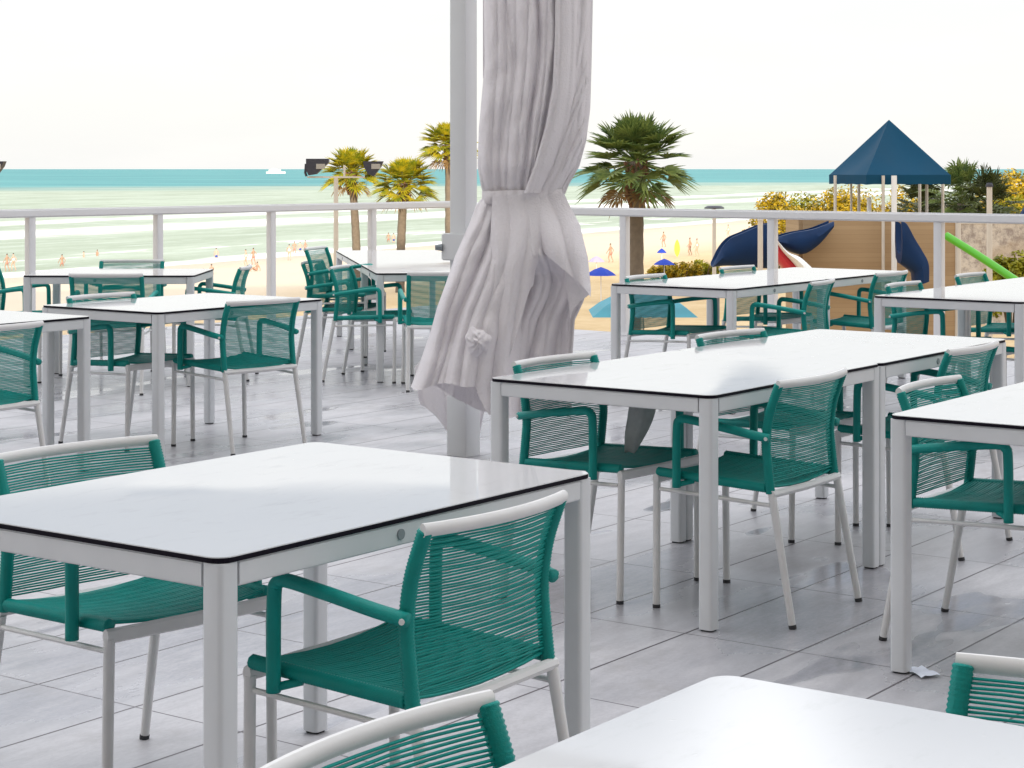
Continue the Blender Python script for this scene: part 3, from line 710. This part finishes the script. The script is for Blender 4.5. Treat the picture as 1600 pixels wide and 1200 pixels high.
# ------------------------------------------------------------------ shrubs
def shrub(px, pyt, pyb, Y, w, leaf, label, seed, cat='shrub', name='beach_shrub', size=0.17, n=3300, on_ground=True):
    rng = random.Random(seed); top = PX(px, pyt, Y); gz = ground_z(top.x, top.y); H = top.z-gz
    t = thing(name, label, cat, (top.x, top.y, gz), group='shrubs behind the beach')
    bm = bmesh.new()
    for k in range(7):
        a = k*0.9+seed; tube(bm, [(0.1*math.cos(a), 0.1*math.sin(a), -0.1), (w*0.2*math.cos(a), w*0.2*math.sin(a), H*0.4), (w*0.34*math.cos(a), w*0.3*math.sin(a), H*0.75)], [0.06, 0.045, 0.02], 6)
    obj('stems', bm, M['bark_brown'], t)
    bm = bmesh.new(); clumps = []
    for k in range(26):
        a = rng.uniform(0, 6.283); r = math.sqrt(rng.random())*w*0.5; z = H*(0.25+0.70*rng.random()**0.7*(1-0.45*(r/(w*0.5))**2))
        clumps.append((V((r*math.cos(a), r*math.sin(a)*0.7, z)), rng.uniform(0.13, 0.26)*min(w, H)))
    for k in range(n):
        c, cr_ = rng.choice(clumps)
        d = V((rng.gauss(0, 1), rng.gauss(0, 1), rng.gauss(0, 1))).normalized()*cr_*rng.uniform(0.55, 1.05)
        p = c+d
        if p.z > H: p.z = H-rng.random()*0.2*cr_
        if p.z < 0.03: p.z = 0.03+rng.random()*0.1
        x = V((rng.gauss(0, 1), rng.gauss(0, 1), rng.gauss(0, .6))).normalized(); nn = (d.normalized()+V((rng.gauss(0, .5), rng.gauss(0, .5), 0.4))).normalized()
        y = nn.cross(x).normalized()
        l = size*rng.uniform(0.7, 1.4)
        v = [bm.verts.new(p+q) for q in (-x*l, y*l*0.55+nn*l*0.12, x*l, -y*l*0.55+nn*l*0.12)]
        bm.faces.new(v)
    obj('foliage', bm, leaf, t)
    return t
def frond_shrub(px, pyt, Y, w, leaf, label, seed):
    rng = random.Random(seed); top = PX(px, pyt, Y); gz = ground_z(top.x, top.y); H = top.z-gz
    t = thing('fan_palm_thicket', label, 'palm', (top.x, top.y, gz), group='shrubs behind the beach')
    bm = bmesh.new(); tube(bm, [(0, 0, -0.1), (0.1, 0, H*0.55), (0.05, 0.1, H*0.72)], [0.25, 0.2, 0.18], 8); obj('trunk', bm, M['bark'], t, smooth='all')
    bm = bmesh.new()
    for k in range(46):
        f = k/45; el = R(85-115*f)+rng.uniform(-.15, .15); a = k*2.39996
        fan_leaf(bm, V((0.05, 0.1, H*0.78-1.2*f)), V((math.cos(a)*math.cos(el), math.sin(a)*math.cos(el), math.sin(el))), w*0.33*rng.uniform(0.8, 1.1), w*0.26*rng.uniform(0.8, 1.15), 0.15+0.3*f, rng, 16)
    obj('crown', bm, leaf, t)
    return t
shrub(1214, 300, 345, 150, 3.6, M['shrub_sunlit'], 'low yellow shrub above the railing, leftmost of the sunlit row', 21, size=0.135)
shrub(1252, 297, 345, 152, 3.8, M['shrub_lime'], 'yellow green shrub between the leftmost shrub and the blue canopy', 22, size=0.135)
shrub(1300, 282, 360, 149, 4.6, M['shrub_sunlit'], 'golden shrub at the left post of the blue canopy', 23, size=0.135, n=4400)
shrub(1352, 286, 360, 151, 5.0, M['shrub_sunlit'], 'golden shrub seen between the canopy posts, left half', 24, size=0.135, n=4400)
shrub(1405, 287, 360, 147, 4.6, M['shrub_sunlit'], 'golden brown shrub seen between the canopy posts, right half', 25, size=0.135, n=3960)
shrub(1240, 322, 360, 140, 3.6, M['shrub_sunlit'], 'golden shrub under the railing above the left blue slide', 26, size=0.135, n=3300)
frond_shrub(1440, 272, 108, 4.4, M['shrub_dark'], 'dark green fan palm behind the right posts of the canopy', 27)
frond_shrub(1500, 254, 106, 4.8, M['palm'], 'dark fan palm clump just right of the blue canopy', 28)
frond_shrub(1545, 266, 104, 4.4, M['shrub_dark'], 'dark fan palm clump between its taller neighbour and the golden tree', 29)
shrub(1598, 240, 400, 150, 5.2, M['shrub_sunlit'], 'golden tree cut by the right edge behind the railing', 30, 'tree', 'sea_grape_tree', size=0.16, n=6000)
shrub(1462, 284, 400, 118, 3.4, M['shrub_dark'], 'dark shrub below the right corner of the blue canopy', 36, size=0.135, n=3740)
shrub(1520, 280, 400, 116, 4.2, M['shrub_dark'], 'dark shrub at the foot of the fan palm clumps', 37, size=0.135, n=4400)
shrub(1548, 276, 400, 134, 5.0, M['shrub_sunlit'], 'golden shrub filling the gap behind the right fan palm clump', 39, size=0.14, n=4000)
shrub(1565, 286, 400, 120, 3.4, M['shrub_lime'], 'yellow green shrub between the fan palms and the golden tree', 38, size=0.135, n=3740)
shrub(1033, 412, 430, 137, 1.9, M['shrub_sunlit'], 'small yellow bush low beside the large palm trunk', 31, size=0.09)
shrub(1068, 408, 430, 136, 2.2, M['shrub_sunlit'], 'round yellow bush in the middle of the low row by the blue slide', 32, size=0.09)
shrub(1102, 406, 430, 138, 1.7, M['shrub_lime'], 'lime green bush touching the end of the blue slide', 33, size=0.09)
shrub(1580, 392, 425, 84, 2.0, M['shrub_lime'], 'yellow green bush behind the green tube at the right edge', 34, size=0.12)
shrub(1170, 352, 380, 168, 1.6, M['shrub_sunlit'], 'pale tan bush on the sand left of the railing post', 35, size=0.16, n=700)

# ------------------------------------------------------------------ shell stone wall in front of the thicket
m, g, bs = newmat('shell_stone'); M['shell'] = m
tc = g.n('ShaderNodeTexCoord'); f = g.noise(tc.outputs['Object'], 2.6, 7, 0.72); f2 = g.noise(tc.outputs['Object'], 0.5, 3)
col = g.mix(g.ramp(f, 0.36, 0.62), (0.30, 0.25, 0.22), (0.60, 0.53, 0.45)); col = g.mix(g.math('MULTIPLY', g.ramp(f2, 0.45, 0.65), 0.6), col, (0.42, 0.31, 0.20))
g.l(col, bs.inputs['Base Color']); bs.inputs['Roughness'].default_value = 0.9
bp = g.n('ShaderNodeBump', Strength=0.8, Distance=0.08); g.l(f, bp.inputs['Height']); g.l(bp.outputs[0], bs.inputs['Normal'])
wl = thing('garden_wall', 'pale rough shell stone wall behind the green tube, under the fan palms', 'wall', (24.5, 93, -7))
bm = bmesh.new(); box(bm, (0, 0, 2.9), (10, 0.4, 5.8)); obj('masonry', bm, M['shell'], wl)
bm = bmesh.new(); box(bm, (0, 0, 5.86), (10.1, 0.5, 0.12)); bmesh.ops.bevel(bm, geom=bm.edges[:], offset=0.03, segments=2, affect='EDGES'); obj('coping', bm, M['concrete'], wl)

# ------------------------------------------------------------------ playground
YP = 60.0
pg = thing('play_tower', 'tan boarded play tower with a pointed blue canopy and blue slides', 'playground', (0, 0, 0))
cX, apex, eave = 11.78, 2.985, 1.265
rot = R(14); hs = 1.39
cs = [V((cX+hs*math.sqrt(2)*math.cos(rot+R(45+90*i)), YP+hs*math.sqrt(2)*math.sin(rot+R(45+90*i)), eave)) for i in range(4)]
bm = bmesh.new(); ap = V((cX, YP, apex)); N = 8
for i in range(4):                                       # sagging fabric faces
    a, b = cs[i], cs[(i+1) % 4]; rows = []
    for j in range(N+1):
        f = j/N; l = a.lerp(ap, f); r = b.lerp(ap, f); row = []
        for k in range(N+1):
            p = l.lerp(r, k/N); p.z -= 0.16*math.sin(math.pi*f)*math.sin(math.pi*k/N); row.append(p)
        rows.append([bm.verts.new(p) for p in row])
    for j in range(N):
        for k in range(N): bm.faces.new((rows[j][k], rows[j][k+1], rows[j+1][k+1], rows[j+1][k]))
bmesh.ops.remove_doubles(bm, verts=bm.verts[:], dist=0.002)
cn = obj('canopy', bm, M['canopy'], pg, smooth=True)
bm = bmesh.new()
for i in range(4):
    a, b = cs[i], cs[(i+1) % 4]; prev = None
    for k in range(13):
        p = a.lerp(b, k/12); out = V((p.x-cX, p.y-YP, 0)).normalized()*0.02
        q = [bm.verts.new(p+out), bm.verts.new(p+out+V((0, 0, -0.30+0.02*abs(math.sin(k*math.pi/3)))))]
        if prev: bm.faces.new((prev[0], q[0], q[1], prev[1]))
        prev = q
obj('valance', bm, M['canopy'], cn)
def post(px, y, top=eave-0.02, r=0.05, m_='postp', dy=0):
    X = (px-800)*0.02*(y/YP); bm = bmesh.new(); tube(bm, [(X, y, -5.2), (X, y, top)], r, 10); return obj('post', bm, M[m_], pg, smooth=True)
for px, y in ((1305, 59.9), (1342, 61.4), (1380, 58.4), (1437, 61.7), (1448, 60.4), (1473, 60.2)): post(px, y)
post(1330, 60.6, r=0.035); post(1358, 60.0, top=0.55, r=0.07, m_='whitep'); post(1397, 58.3, r=0.085, m_='whitep')
# boarded walls: four, butted
bm = bmesh.new(); box(bm, (11.2, 58.75, -2.6), (4.6, 0.12, 5.0), 0.0); obj('boarded_wall', bm, M['boards'], pg)
bm = bmesh.new(); box(bm, (13.56, 60.2, -2.6), (0.12, 2.78, 5.0), 0.0); obj('boarded_wall', bm, M['boards'], pg)
bm = bmesh.new(); box(bm, (8.84, 60.2, -2.6), (0.12, 2.78, 5.0), 0.0); obj('boarded_wall', bm, M['boards'], pg)
bm = bmesh.new(); box(bm, (11.2, 61.65, -2.6), (4.6, 0.12, 5.0), 0.0); obj('boarded_wall', bm, M['boards'], pg)
bm = bmesh.new(); box(bm, (11.2, 60.2, -0.35), (4.58, 2.76, 0.12)); obj('platform', bm, M['postp'], pg)
def trough(name, top, bot, mat_, Yf, wall=0.5, thick=0.06, parent=pg):
    """slide chute seen side on: outer wall between two sighted curves, floor and far wall behind it"""
    bm = bmesh.new(); T = cr([PX(x, y, Yf) for x, y in top], 8); B = cr([PX(x, y, Yf) for x, y in bot], 8); n = min(len(T), len(B))
    sect = []
    for i in range(n):
        t, b = T[i], B[i]; h = t-b; ring = []
        for f, dy in ((0.0, 0.22), (0.06, 0.06), (0.25, -0.07), (0.5, -0.12), (0.78, -0.07), (1.0, 0.0), (1.02, 0.05), (0.98, 0.1), (0.6, 0.10), (0.3, 0.16), (0.2, 0.4), (0.3, 0.75), (0.6, 0.9), (1.0, 0.92), (1.0, 1.0), (0.5, 1.02), (0.12, 0.9), (0.0, 0.6)):
            ring.append(bm.verts.new(b+h*f+V((0, dy, 0))))
        sect.append(ring)
    for i in range(n-1):
        m_ = len(sect[0])
        for k in range(m_): bm.faces.new((sect[i][k], sect[i][(k+1) % m_], sect[i+1][(k+1) % m_], sect[i+1][k]))
    bm.faces.new(sect[0][::-1]); bm.faces.new(sect[-1])
    bmesh.ops.recalc_face_normals(bm, faces=bm.faces[:])
    return obj(name, bm, M[mat_], parent, smooth=True)
trough('blue_slide', [(1303, 346), (1272, 358), (1240, 364), (1214, 371)], [(1302, 358), (1280, 384), (1252, 398), (1214, 384)], 'navy', 57.6)
trough('blue_slide', [(1214, 349), (1192, 352), (1162, 364), (1142, 373), (1128, 388), (1116, 412)], [(1214, 419), (1196, 420), (1170, 417), (1150, 416), (1132, 416), (1115, 418)], 'navy', 57.0)
trough('red_slide', [(1213, 372), (1226, 392), (1244, 414), (1262, 440)], [(1208, 392), (1216, 408), (1226, 422), (1240, 446)], 'red', 56.4)
trough('white_slide_edge', [(1214, 375), (1232, 394), (1254, 405), (1290, 440)], [(1209, 370), (1224, 393), (1243, 414), (1262, 442)], 'whitep', 56.1)
trough('blue_slide', [(1409, 346), (1418, 352), (1430, 374), (1441, 392), (1451, 412), (1452, 440)], [(1409, 412), (1411, 413), (1418, 418), (1426, 424), (1430, 430), (1432, 446)], 'navy', 56.5)
bm = bmesh.new(); tube(bm, cr([PX(1478, 368, 46), PX(1520, 394, 45.5), PX(1560, 420, 45), PX(1600, 447, 44.5)], 6), 0.095, 10)
gt = tag(obj('green_tube', bm, M['green'], smooth=True), 'bright green sloping tube rail at the right edge of the playground', 'slide rail')
# lamp posts and poles
def pole(px, pt, Y, label, r=0.07, capm=None, capw=0.35):
    p = PX(px, pt, Y); gz = ground_z(p.x, p.y)
    t = thing('lamp_post', label, 'lamp post', (p.x, p.y, gz)); H = p.z-gz
    bm = bmesh.new(); tube(bm, [(0, 0, -0.2), (0, 0, H)], [r*1.15, r*0.95], 10); obj('shaft', bm, M['postp'], t, smooth=True)
    if capm:
        bm = bmesh.new(); tube(bm, [(0, 0, H), (0, 0, H+0.04), (0, 0, H+0.11)], [capw, capw, capw*0.7], 16); obj('lamp_head', bm, M[capm], t, smooth=True)
    return t
pole(1116, 326, 75, 'slim lamp post with a flat dark head left of the blue slides', 0.075, 'dark', 0.39)
pole(1188, 345, 56, 'slim pale pole in front of the left blue slide', 0.08, 'postp', 0.09)
pole(1497, 345, 58, 'grey pole behind the green tube', 0.09, 'postp', 0.1)
pole(1546, 292, 52, 'tall pale pole right of the green tube, standing above the railing', 0.08, 'dark', 0.1)

# floodlight masts
def floodmast(px, label):
    Y = 70; p = PX(px, 278, Y); gz = ground_z(p.x, p.y); t = thing('floodlight_mast', label, 'floodlight', (p.x, p.y, gz)); H = p.z-gz; k = Y/3000
    bm = bmesh.new(); tube(bm, [(0, 0, -0.2), (0, 0, H)], [0.11, 0.08], 12); obj('mast', bm, M['postp'], t, smooth=True)
    bm = bmesh.new(); box(bm, (0, 0, H+0.03), (90*k, 0.09, 0.06)); cb = obj('crossbar', bm, M['postp'], t)
    for s, dx in ((-1, -28), (1, 58)):
        bm = bmesh.new()
        prof = [(-18, 30), (17, 30), (17, 24), (-2, 6), (-14, 4), (-18, 12)] if s < 0 else [(-15, 26), (16, 26), (13, 18), (2, 3), (-8, 6), (-14, 18)]
        lo = [bm.verts.new(((dx+x)*k, -0.22, H+z*k)) for x, z in prof]; hi = [bm.verts.new(((dx+x)*k, 0.22, H+z*k)) for x, z in prof]
        bm.faces.new(lo); bm.faces.new(hi[::-1])
        for i in range(6): bm.faces.new((lo[i], hi[i], hi[(i+1) % 6], lo[(i+1) % 6]))
        bmesh.ops.recalc_face_normals(bm, faces=bm.faces[:])
        lm = obj('floodlight', bm, M['dark'], t)
        bm = bmesh.new(); box(bm, ((dx+5)*k, -0.235, H+18*k), (14*k, 0.02, 8*k)); obj('lens', bm, M['lens'], lm)
        bm = bmesh.new(); tube(bm, [((dx-18 if s < 0 else dx)*k, 0, H+0.06), ((dx-20 if s < 0 else dx)*k, 0, H+8*k), ((dx-19 if s < 0 else dx)*k, 0, H+22*k)], 0.045, 6); obj('bracket', bm, M['dark'], lm)
    bm = bmesh.new(); tube(bm, [(13*k, 0, H+0.06), (13*k, 0, H+20*k)], 0.04, 6); obj('stub', bm, M['postp'], t)
    return t
floodmast(525, 'floodlight mast with two dark lamps beside the sunlit palms')
floodmast(-66, 'floodlight mast at the left edge, one dark lamp just in the picture')

# ------------------------------------------------------------------ beach umbrellas
def umbrella(px, pytop, Y, width, mat_, label, rise=0.45, sides=8, name='beach_umbrella'):
    p = PX(px, pytop, Y); gz = ground_z(p.x, p.y); t = thing(name, label, 'umbrella', (p.x, p.y, gz), group='umbrellas on the sand'); H = p.z-gz
    bm = bmesh.new(); r = width/2; top = bm.verts.new((0, 0, H)); prev = None; rings = []
    for f, dz in ((0.45, 0.32), (0.8, 0.7), (1.0, 1.0)):
        rings.append([bm.verts.new((r*f*math.cos(2*math.pi*(i+.5)/sides), r*f*math.sin(2*math.pi*(i+.5)/sides), H-rise*dz)) for i in range(sides)])
    for i in range(sides):
        j = (i+1) % sides; bm.faces.new((top, rings[0][i], rings[0][j]))
        for a, b in ((0, 1), (1, 2)): bm.faces.new((rings[a][i], rings[b][i], rings[b][j], rings[a][j]))
    obj('canopy', bm, M[mat_], t)
    bm = bmesh.new(); tube(bm, [(0, 0, -0.2), (0, 0, H-0.03)], 0.025, 8); obj('pole', bm, M['whitep'], t, smooth=True)
    return t
umbrella(939, 417, 115, 1.95, 'blue_umb', 'royal blue beach umbrella between the curtain and the railing post', 0.5)
umbrella(932, 400, 150, 1.4, 'lilac_umb', 'lilac beach umbrella above the royal blue one', 0.45)
umbrella(1038, 404, 128, 1.5, 'blue_umb', 'blue beach umbrella right of the large palm trunk', 0.4)
umbrella(1034, 388, 170, 0.9, 'blue_umb', 'tiny blue umbrella far out on the sand beside the palm trunk', 0.4)
umbrella(1003, 446, 45, 3.4, 'teal_umb', 'big teal market umbrella below the railing, half hidden by the table in front', 0.66, 4, 'market_umbrella')
umbrella(1612, 309, 50, 0.62, 'navy', 'dark blue umbrella tip at the right edge above the railing', 0.45)

# ------------------------------------------------------------------ people on the beach
def skin_mesh(name, verts, edges, radii, mat_, sub=1):
    me = bpy.data.meshes.new(name); me.from_pydata(verts, edges, []); me.update()
    o = bpy.data.objects.new(name, me); COL.objects.link(o)
    md = o.modifiers.new('skin', 'SKIN'); md.use_smooth_shade = True
    for i, r in enumerate(radii): me.skin_vertices[0].data[i].radius = (r, r) if not isinstance(r, tuple) else r
    me.skin_vertices[0].data[0].use_root = True
    sb = o.modifiers.new('sub', 'SUBSURF'); sb.levels = sub
    dg = bpy.context.evaluated_depsgraph_get(); ev = o.evaluated_get(dg)
    me2 = bpy.data.meshes.new_from_object(ev); o.modifiers.clear(); o.data = me2
    me2.materials.clear(); me2.materials.append(mat_)
    for p in me2.polygons: p.use_smooth = True
    return o
POSE = {}
def make_pose(kind, skin, wear):
    t = thing('person', 'x', 'person')
    if kind == 'sit':
        J = {'pel': (0, 0, .13), 'che': (0, -.10, .50), 'nec': (0, -.09, .62), 'hea': (0, -.05, .73), 'top': (0, -.04, .84),
             'h1': (-.10, .04, .12), 'k1': (-.13, .42, .36), 'a1': (-.13, .70, .07), 'f1': (-.13, .82, .04), 'h2': (.10, .04, .12), 'k2': (.13, .46, .30), 'a2': (.14, .78, .06), 'f2': (.14, .90, .04),
             's1': (-.19, -.10, .56), 'e1': (-.28, -.20, .32), 'w1': (-.27, -.24, .08), 'n1': (-.27, -.20, .02), 's2': (.19, -.10, .56), 'e2': (.26, .06, .36), 'w2': (.18, .28, .36), 'n2': (.15, .36, .36)}
    else:
        st = 0.16 if kind == 'walk' else 0.03
        J = {'pel': (0, 0, .92), 'che': (0, .01, 1.28), 'nec': (0, .0, 1.46), 'hea': (0, .02, 1.58), 'top': (0, .02, 1.70),
             'h1': (-.10, 0, .88), 'k1': (-.11, st, .49), 'a1': (-.11, -.02+st*.5, .08), 'f1': (-.12, .12+st*.5, .03), 'h2': (.10, 0, .88), 'k2': (.11, -st*.3, .49), 'a2': (.11, -st*1.4, .09), 'f2': (.12, .13-st*1.3, .03),
             's1': (-.19, 0, 1.40), 'e1': (-.25, -.04+st, 1.12), 'w1': (-.24, .04+st*1.6, .88), 'n1': (-.23, .06+st*1.6, .79), 's2': (.19, 0, 1.40), 'e2': (.25, -.04-st, 1.12), 'w2': (.25, .02-st*.8, .88), 'n2': (.25, .04-st*.8, .79)}
    names = list(J); idx = {n: i for i, n in enumerate(names)}
    rad = {'pel': (.15, .11), 'che': (.15, .11), 'nec': .055, 'hea': (.075, .09), 'top': (.065, .075), 'h1': .09, 'h2': .09, 'k1': .06, 'k2': .06, 'a1': .042, 'a2': .042, 'f1': .035, 'f2': .035, 's1': .055, 's2': .055, 'e1': .042, 'e2': .042, 'w1': .03, 'w2': .03, 'n1': .035, 'n2': .035}
    E = [('pel', 'che'), ('che', 'nec'), ('nec', 'hea'), ('hea', 'top')] + [(a+s, b+s) if a != 'pel' and a != 'che' else (a, b+s) for s in '12' for a, b in (('pel', 'h'), ('h', 'k'), ('k', 'a'), ('a', 'f'), ('che', 's'), ('s', 'e'), ('e', 'w'), ('w', 'n'))]
    b = skin_mesh('body', [J[n] for n in names], [(idx[a], idx[c]) for a, c in E], [rad[n] for n in names], M[skin]); b.parent = t
    # swim shorts or shirt over the hips / chest
    if wear == 'swim_white': vs = [J['pel'], tuple(J['che']), (0, J['nec'][1], J['nec'][2]-.06)]; rs = [(.165, .125), (.175, .13), (.09, .08)]; ed = [(0, 1), (1, 2)]
    else:
        vs = [J['pel'], tuple(V(J['h1']).lerp(V(J['k1']), .55)), tuple(V(J['h2']).lerp(V(J['k2']), .55)), tuple(V(J['pel']).lerp(V(J['che']), .25))]; rs = [(.17, .13), .095, .095, (.155, .12)]; ed = [(0, 1), (0, 2), (0, 3)]
    c = skin_mesh('shirt' if wear == 'swim_white' else 'swim_shorts', vs, ed, rs, M[wear]); c.parent = t
    hd = V(J['hea'])
    h = skin_mesh('hair', [tuple(hd+V((0, -.035, .02))), tuple(hd+V((0, -.02, .10))), tuple(hd+V((0, .02, .14)))], [(0, 1), (1, 2)], [(.085, .07), (.09, .085), (.07, .06)], M['hair']); h.parent = t
    return t
protos = {('stand', 'a'): make_pose('stand', 'skin', 'swim_blue'), ('walk', 'b'): make_pose('walk', 'skin_tan', 'swim_red'), ('sit', 'c'): make_pose('sit', 'skin_tan', 'swim_red'), ('walk', 'w'): make_pose('walk', 'skin', 'swim_white')}
used = set()
def person(kind, px, py, label, rz=0.0, sink=0.0):
    root = protos[kind]
    if kind in used: root = copy_tree(root)
    used.add(kind)
    p = ground_at(px, py); root.location = (p.x, p.y, p.z-sink); root.rotation_euler.z = rz; root['label'] = label; root['group'] = 'people on the beach'
    root.scale = (1, 1, 1)
person(('stand', 'a'), 338, 404, 'bather in blue shorts wading right of the second railing post', 0.4, 0.55)
person(('walk', 'b'), 97, 416, 'bather in coral shorts wading just above the left railing table', 1.0, 0.5)
person(('stand', 'a'), 131, 402, 'bather deep in the water, leftmost of the two between the left posts', 2.0, 1.05)
person(('walk', 'b'), 152, 400, 'bather deep in the water, rightmost of the two between the left posts', 2.6, 1.0)
person(('walk', 'b'), 11, 424, 'walker in coral shorts on the sand at the far left edge', 1.3)
person(('walk', 'w'), 21, 423, 'walker in a white shirt on the sand at the far left edge', 1.3)
person(('sit', 'c'), 318, 436, 'person sitting on the sand left of the profile chair, nearer of two', 0.3)
person(('sit', 'c'), 330, 428, 'person sitting on the sand left of the profile chair, farther of two', 0.6)
person(('walk', 'w'), 384, 417, 'person in a white shirt on the sand left of the third railing post', 1.8)
person(('walk', 'b'), 396, 414, 'person in coral shorts close to the left side of the third railing post', 1.2)
person(('sit', 'c'), 401, 424, 'person sitting beside the foot of the third railing post', 2.1)
person(('walk', 'w'), 452, 407, 'person in a white shirt at the waterline, just left of the stacked chairs', 0.2)
person(('walk', 'b'), 460, 396, 'bather in coral shorts in the shallows above the stacked chairs, leftmost', 0.5, 0.3)
person(('stand', 'a'), 469, 395, 'bather in blue shorts in the shallows above the stacked chairs, middle', 0.5, 0.4)
person(('walk', 'b'), 477, 394, 'bather in coral shorts in the shallows above the stacked chairs, rightmost', 1.5, 0.3)
person(('walk', 'b'), 607, 378, 'bather wading between the two golden palm trunks, leftmost', 0.5, 0.45)
person(('stand', 'a'), 615, 379, 'bather wading between the two golden palm trunks, rightmost', 0.5, 0.45)
person(('walk', 'b'), 1078, 399, 'walker in coral shorts on the sand above the yellow bushes', 1.6)
person(('walk', 'w'), 1089, 401, 'walker in a white shirt on the sand above the yellow bushes', 1.5)
person(('walk', 'b'), 1037, 386, 'walker on the far sand right of the palm trunk', 1.2)
person(('walk', 'b'), 954, 410, 'walker on the sand beside the lilac umbrella', 1.2)
person(('walk', 'w'), 1138, 372, 'walker far off at the waterline right of the lamp post', 1.4)

# yellow upright board on the sand
p = ground_at(1058, 402); bm = bmesh.new()
out = [(0.28*math.sin(math.pi*f)**0.7*(1 if f < 0.5 else 0.96), 1.7*f) for f in [i/10 for i in range(11)]]
pr = [(x, z) for x, z in out] + [(-x, z) for x, z in out[-2:0:-1]]
lo = [bm.verts.new((x, -0.03, z)) for x, z in pr]; hi = [bm.verts.new((x, 0.03, z)) for x, z in pr]
bm.faces.new(lo); bm.faces.new(hi[::-1])
for i in range(len(pr)): bm.faces.new((lo[i], hi[i], hi[(i+1) % len(pr)], lo[(i+1) % len(pr)]))
bmesh.ops.recalc_face_normals(bm, faces=bm.faces[:])
tag(obj('upright_board', bm, M['yellow'], loc=p), 'small yellow upright board on the sand left of the walkers', 'board')

# ------------------------------------------------------------------ boat on the horizon
Yb = 4200; kb = Yb/3000; bx = (431-800)*kb
boat = thing('excursion_boat', 'small white boat on the horizon at the left', 'boat', (bx, Yb, SEA))
bm = bmesh.new(); L = 30*kb
sec = [(-L/2, .6), (-L*.3, 1), (0, 1), (L*.3, .85), (L*.46, .35), (L/2, .05)]; rows = []
for x, w in sec:
    rows.append([bm.verts.new((x, y*w*4.5, z)) for y, z in ((-.6, -1), (-1, 4.2), (1, 4.2), (.6, -1))])
for i in range(len(rows)-1):
    for k in range(4): bm.faces.new((rows[i][k], rows[i+1][k], rows[i+1][(k+1) % 4], rows[i][(k+1) % 4]))
bm.faces.new(rows[0]); bm.faces.new(rows[-1][::-1]); bmesh.ops.recalc_face_normals(bm, faces=bm.faces[:])
obj('hull', bm, M['boat'], boat)
bm = bmesh.new(); box(bm, (-2, 0, 6.4), (L*0.62, 6, 4.3)); obj('cabin', bm, M['boat'], boat)
bm = bmesh.new(); box(bm, (-4, 0, 9.8), (L*0.28, 5, 2.4)); obj('wheelhouse', bm, M['boat'], boat)

# ------------------------------------------------------------------ light
SUN_EL, SUN_AZ = 14.5, -6.0          # sun low behind the hotel; azimuth measured from straight behind the camera
sd = bpy.data.lights.new('sun', 'SUN'); so = bpy.data.objects.new('sun', sd); COL.objects.link(so)
sd.energy = 5.0; sd.angle = R(0.5); sd.color = (1.0, 0.86, 0.66)
dirv = V((math.sin(R(SUN_AZ))*math.cos(R(SUN_EL)), math.cos(R(SUN_AZ))*math.cos(R(SUN_EL)), -math.sin(R(SUN_EL))))
so.rotation_euler = dirv.to_track_quat('-Z', 'Y').to_euler(); so.location = (0, -60, 40)
w = bpy.data.worlds.new('World'); sc.world = w; w.use_nodes = True
g = NT(w); nt = w.node_tree; bg = nt.nodes['Background']
sky = g.n('ShaderNodeTexSky'); sky.sky_type = 'NISHITA'; sky.sun_disc = False; sky.sun_elevation = R(SUN_EL); sky.sun_rotation = R(180+SUN_AZ)
tc = g.n('ShaderNodeTexCoord'); sx = g.n('ShaderNodeSeparateXYZ'); g.l(tc.outputs['Generated'], sx.inputs[0])
cl = g.noise(tc.outputs['Generated'], 2.2, 5, 0.55, (1, 1, 3.2))
dx = g.math('DIVIDE', g.math('SUBTRACT', sx.outputs['X'], 0.125), 0.045)      # invented grey cloud above the view, shaped for reflections on the table tops
hump = g.math('MULTIPLY', g.math('EXPONENT', g.math('MULTIPLY', g.math('MULTIPLY', dx, dx), -1.0)), 0.062)
e = g.math('ADD', g.math('ADD', sx.outputs['Z'], hump), g.math('MULTIPLY', g.math('SUBTRACT', cl, 0.5), 0.045))
a1 = g.ramp(e, 0.160, 0.166, 1.0, 0.0); a2 = g.ramp(e, 0.25, 0.36)
br = g.math('MAXIMUM', a1, g.math('MULTIPLY', a2, 0.9))       # bright horizon bank; unseen grey band and veil shaped for table reflections, deck light
vn = g.noise(tc.outputs['Generated'], 5.0, 6, 0.6, (1, 1, 4)); bank = g.mix(g.ramp(vn, 0.35, 0.65), (9.65, 9.65, 9.6), (10.15, 10.05, 9.9))
cloud = g.mix(a2, g.mix(a1, (3.9, 4.3, 5.0), bank), (19.5, 19.7, 20.1))
skyc = g.mix(0.86, sky.outputs[0], cloud)
g.l(skyc, bg.inputs['Color']); bg.inputs['Strength'].default_value = 0.10
sc.view_settings.view_transform = 'Standard'; sc.view_settings.look = 'None'; sc.view_settings.exposure = 0.13; sc.view_settings.gamma = 1.0
sc.view_settings.use_curve_mapping = False
sc.cycles.max_bounces = 8; sc.cycles.use_denoising = True
